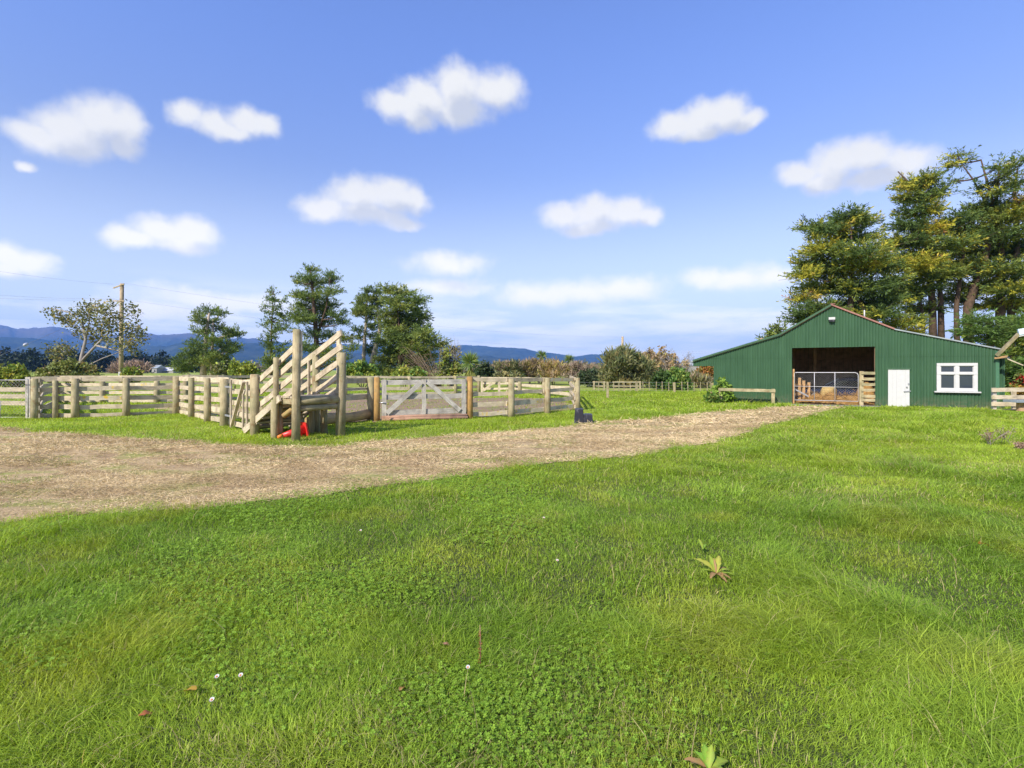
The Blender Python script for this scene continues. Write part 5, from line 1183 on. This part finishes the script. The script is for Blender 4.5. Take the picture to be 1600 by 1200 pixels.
def blades(name,X,Y,H,Wd,lean,col,nseg,label,az=None):
    n=len(X); Z=zg(X,Y); 
    az=rng.random(n)*6.283 if az is None else az
    d=np.stack([np.cos(az),np.sin(az),np.zeros(n)],1); fa=az+1.57+rng.normal(0,.5,n); s=np.stack([np.cos(fa),np.sin(fa),np.zeros(n)],1)
    base=np.stack([X,Y,Z-.005],1); nv=2*nseg+1; V=np.empty((n,nv,3)); up=np.array([0,0,1.])
    for k in range(nseg+1):
        t_=k/nseg; c=base+up*(H*(t_-.42*lean*t_*t_))[:,None]+d*(H*lean*t_*t_*.95)[:,None]
        if k<nseg:
            hw=(Wd*.5*(1-.75*t_**1.6))[:,None]; V[:,2*k]=c-s*hw; V[:,2*k+1]=c+s*hw
        else: V[:,2*k]=c
    loops=[];st=[];per=4*(nseg-1)+3
    pat=[]
    for k in range(nseg-1): pat+=[2*k,2*k+1,2*k+3,2*k+2]
    pat+=[2*nseg-2,2*nseg-1,2*nseg]
    L=(np.arange(n)[:,None]*nv+np.array(pat)[None]).ravel(); s0=np.array([4*k for k in range(nseg)]); S=(np.arange(n)[:,None]*per+s0[None]).ravel()
    grad=np.linspace(0,1,nv)[None,:,None]; C=col[:,None,:]*np.ones((1,nv,1))
    o=np_mesh(name,V.reshape(-1,3),L,S,M['grass'],C.reshape(-1,3)); return tag(o,label,'grass',kind='stuff')
for y0,y1,dn,sg,hh,ww,lab in ((1.75,3.6,13000,3,.060,.0040,'closest green grass blades at the viewer\'s feet'),(3.6,6.5,5500,2,.058,.0055,'near lawn of mixed green grass'),(6.5,12,2300,2,.060,.009,'middle lawn of green grass'),(12,21,750,1,.070,.020,'grass between the track and the yards'),(21,42,190,1,.085,.045,'grass beyond the yards and round the shed')):
    X,Y=scatter(y0,y1,dn,1.13 if y0>3 else 1.3); X,Y,a=keep(X,Y); n=len(X); tl=tall(X,Y)
    if y0<3: k=rng.random(n)<1.0
    H=hh*(.55+.9*rng.random(n))*(1+2.3*tl*rng.random(n))*(.75+.6*np.clip((fbm(X*2.2+5,Y*2.2+90,3)-.35)*3,0,1)); H[a]*=.6
    # tufts just outside the fences and walls grow longer
    lean=.35+.8*rng.random(n)+.35*tl
    az=rng.random(n)*6.283; wind=fbm(X*.8,Y*.8+9,2)*9; q=rng.random(n)<.45; az=np.where(q,wind+rng.normal(0,.6,n),az)
    c=colour(X,Y); c[a]=c[a]*.6+np.array([.2,.22,.05])*.4
    blades('grass',X,Y,H,ww*(.7+.6*rng.random(n)),lean,c,sg,lab,az)
# tall seed stems and straw-coloured bents
X,Y=scatter(1.9,14,9,1.1); X,Y,a=keep(X,Y); k=~a; X,Y=X[k],Y[k]; n=len(X)
blades('dry_grass_stems',X,Y,.10+.17*rng.random(n),np.full(n,.0035)*(1+Y*.12),.4+.8*rng.random(n),np.tile(np.array([[.46,.37,.17]]),(n,1))*(.6+.6*rng.random((n,1))),3,'scattered straw-coloured grass stems')
# clover
def clover(y0,y1,dn,size,lab):
    X,Y=scatter(y0,y1,dn,1.15); X,Y,a=keep(X,Y)
    d=fbm(X*.75+21,Y*.75+64,4); w=np.clip((d-.455)*4,0,1)*np.clip(1.1-np.clip((X+.1)/1.2,0,2),0.03,1); k=(rng.random(len(X))<w)&~a; X,Y=X[k],Y[k]; n=len(X)
    c=np.stack([X,Y,zg(X,Y)+.022+.045*rng.random(n)],1); a0=rng.random(n)*6.283; cc=(np.array([.20,.34,.035])*(.60+.75*rng.random((n,1)))+np.array([.05,.04,.0])*rng.random((n,1)))
    nrm=unit(np.stack([rng.normal(0,.35,n),rng.normal(-.15,.35,n),np.ones(n)],1)); ex=unit(np.cross(nrm,np.tile([[0,1.,0]],(n,1)))); ey=np.cross(nrm,ex); sz=size*(.6+.7*rng.random(n))
    V=np.empty((n,3,6,3))
    for j in range(3):
        th=a0+j*2.094; r_=ex*np.cos(th)[:,None]+ey*np.sin(th)[:,None]; s_=-ex*np.sin(th)[:,None]+ey*np.cos(th)[:,None]
        for i,(u,v,z) in enumerate(((.02,0,0),(.55,-.45,.10),(.95,-.34,.16),(.86,0,.06),(.95,.34,.16),(.55,.45,.10))): V[:,j,i]=c+(r_*u+s_*v+nrm*z)*sz[:,None]
    L=np.arange(n*3*6).reshape(-1,6); f=np.concatenate([L[:,[0,1,2,3]],L[:,[0,3,4,5]]],1).ravel()
    o=np_mesh('clover',V.reshape(-1,3),f,np.arange(n*6)*4,M['grass'],np.repeat(cc,18,axis=0)); tag(o,lab,'clover',kind='stuff')
clover(1.75,4.2,6500,.0105,'leafy clover patches in the near foreground'); clover(4.2,9.5,1800,.0135,'clover patches farther up the lawn')
# loose straw on the track
def straw(y0,y1,dn,L0,w0):
    X,Y=scatter(y0,y1,dn,1.15); k=inside(X+rng.normal(0,.05,len(X)),Y+rng.normal(0,.09,len(X)),TR)&(rng.random(len(X))<np.clip((fbm(X*.9+33,Y*1.7,4)-.34)*5,.12,1)); X,Y=X[k],Y[k]; n=len(X); d=rng.normal(size=(n,3)); d[:,2]=np.abs(d[:,2])*.22
    b=np.stack([X,Y,zg(X,Y)+.016+.012*rng.random(n)],1); t_=np.clip((fbm(X*1.1+4,Y*2.0,4)-.38)/.25,0,1)[:,None]
    c=(np.array([.68,.54,.32])*(1-t_*.55)+np.array([.30,.20,.10])*t_*.55)*(.6+.65*rng.random((n,1)))
    o=leaf_mesh('loose_straw',b,d,L0*(.5+rng.random(n)),np.full(n,w0),c,None,M['straw']); tag(o,'dry straw and dead grass lying on the worn track','straw',kind='stuff')
straw(4.8,9,2600,.085,.0042); straw(9,15,1200,.11,.0075); straw(15,26,300,.16,.016)
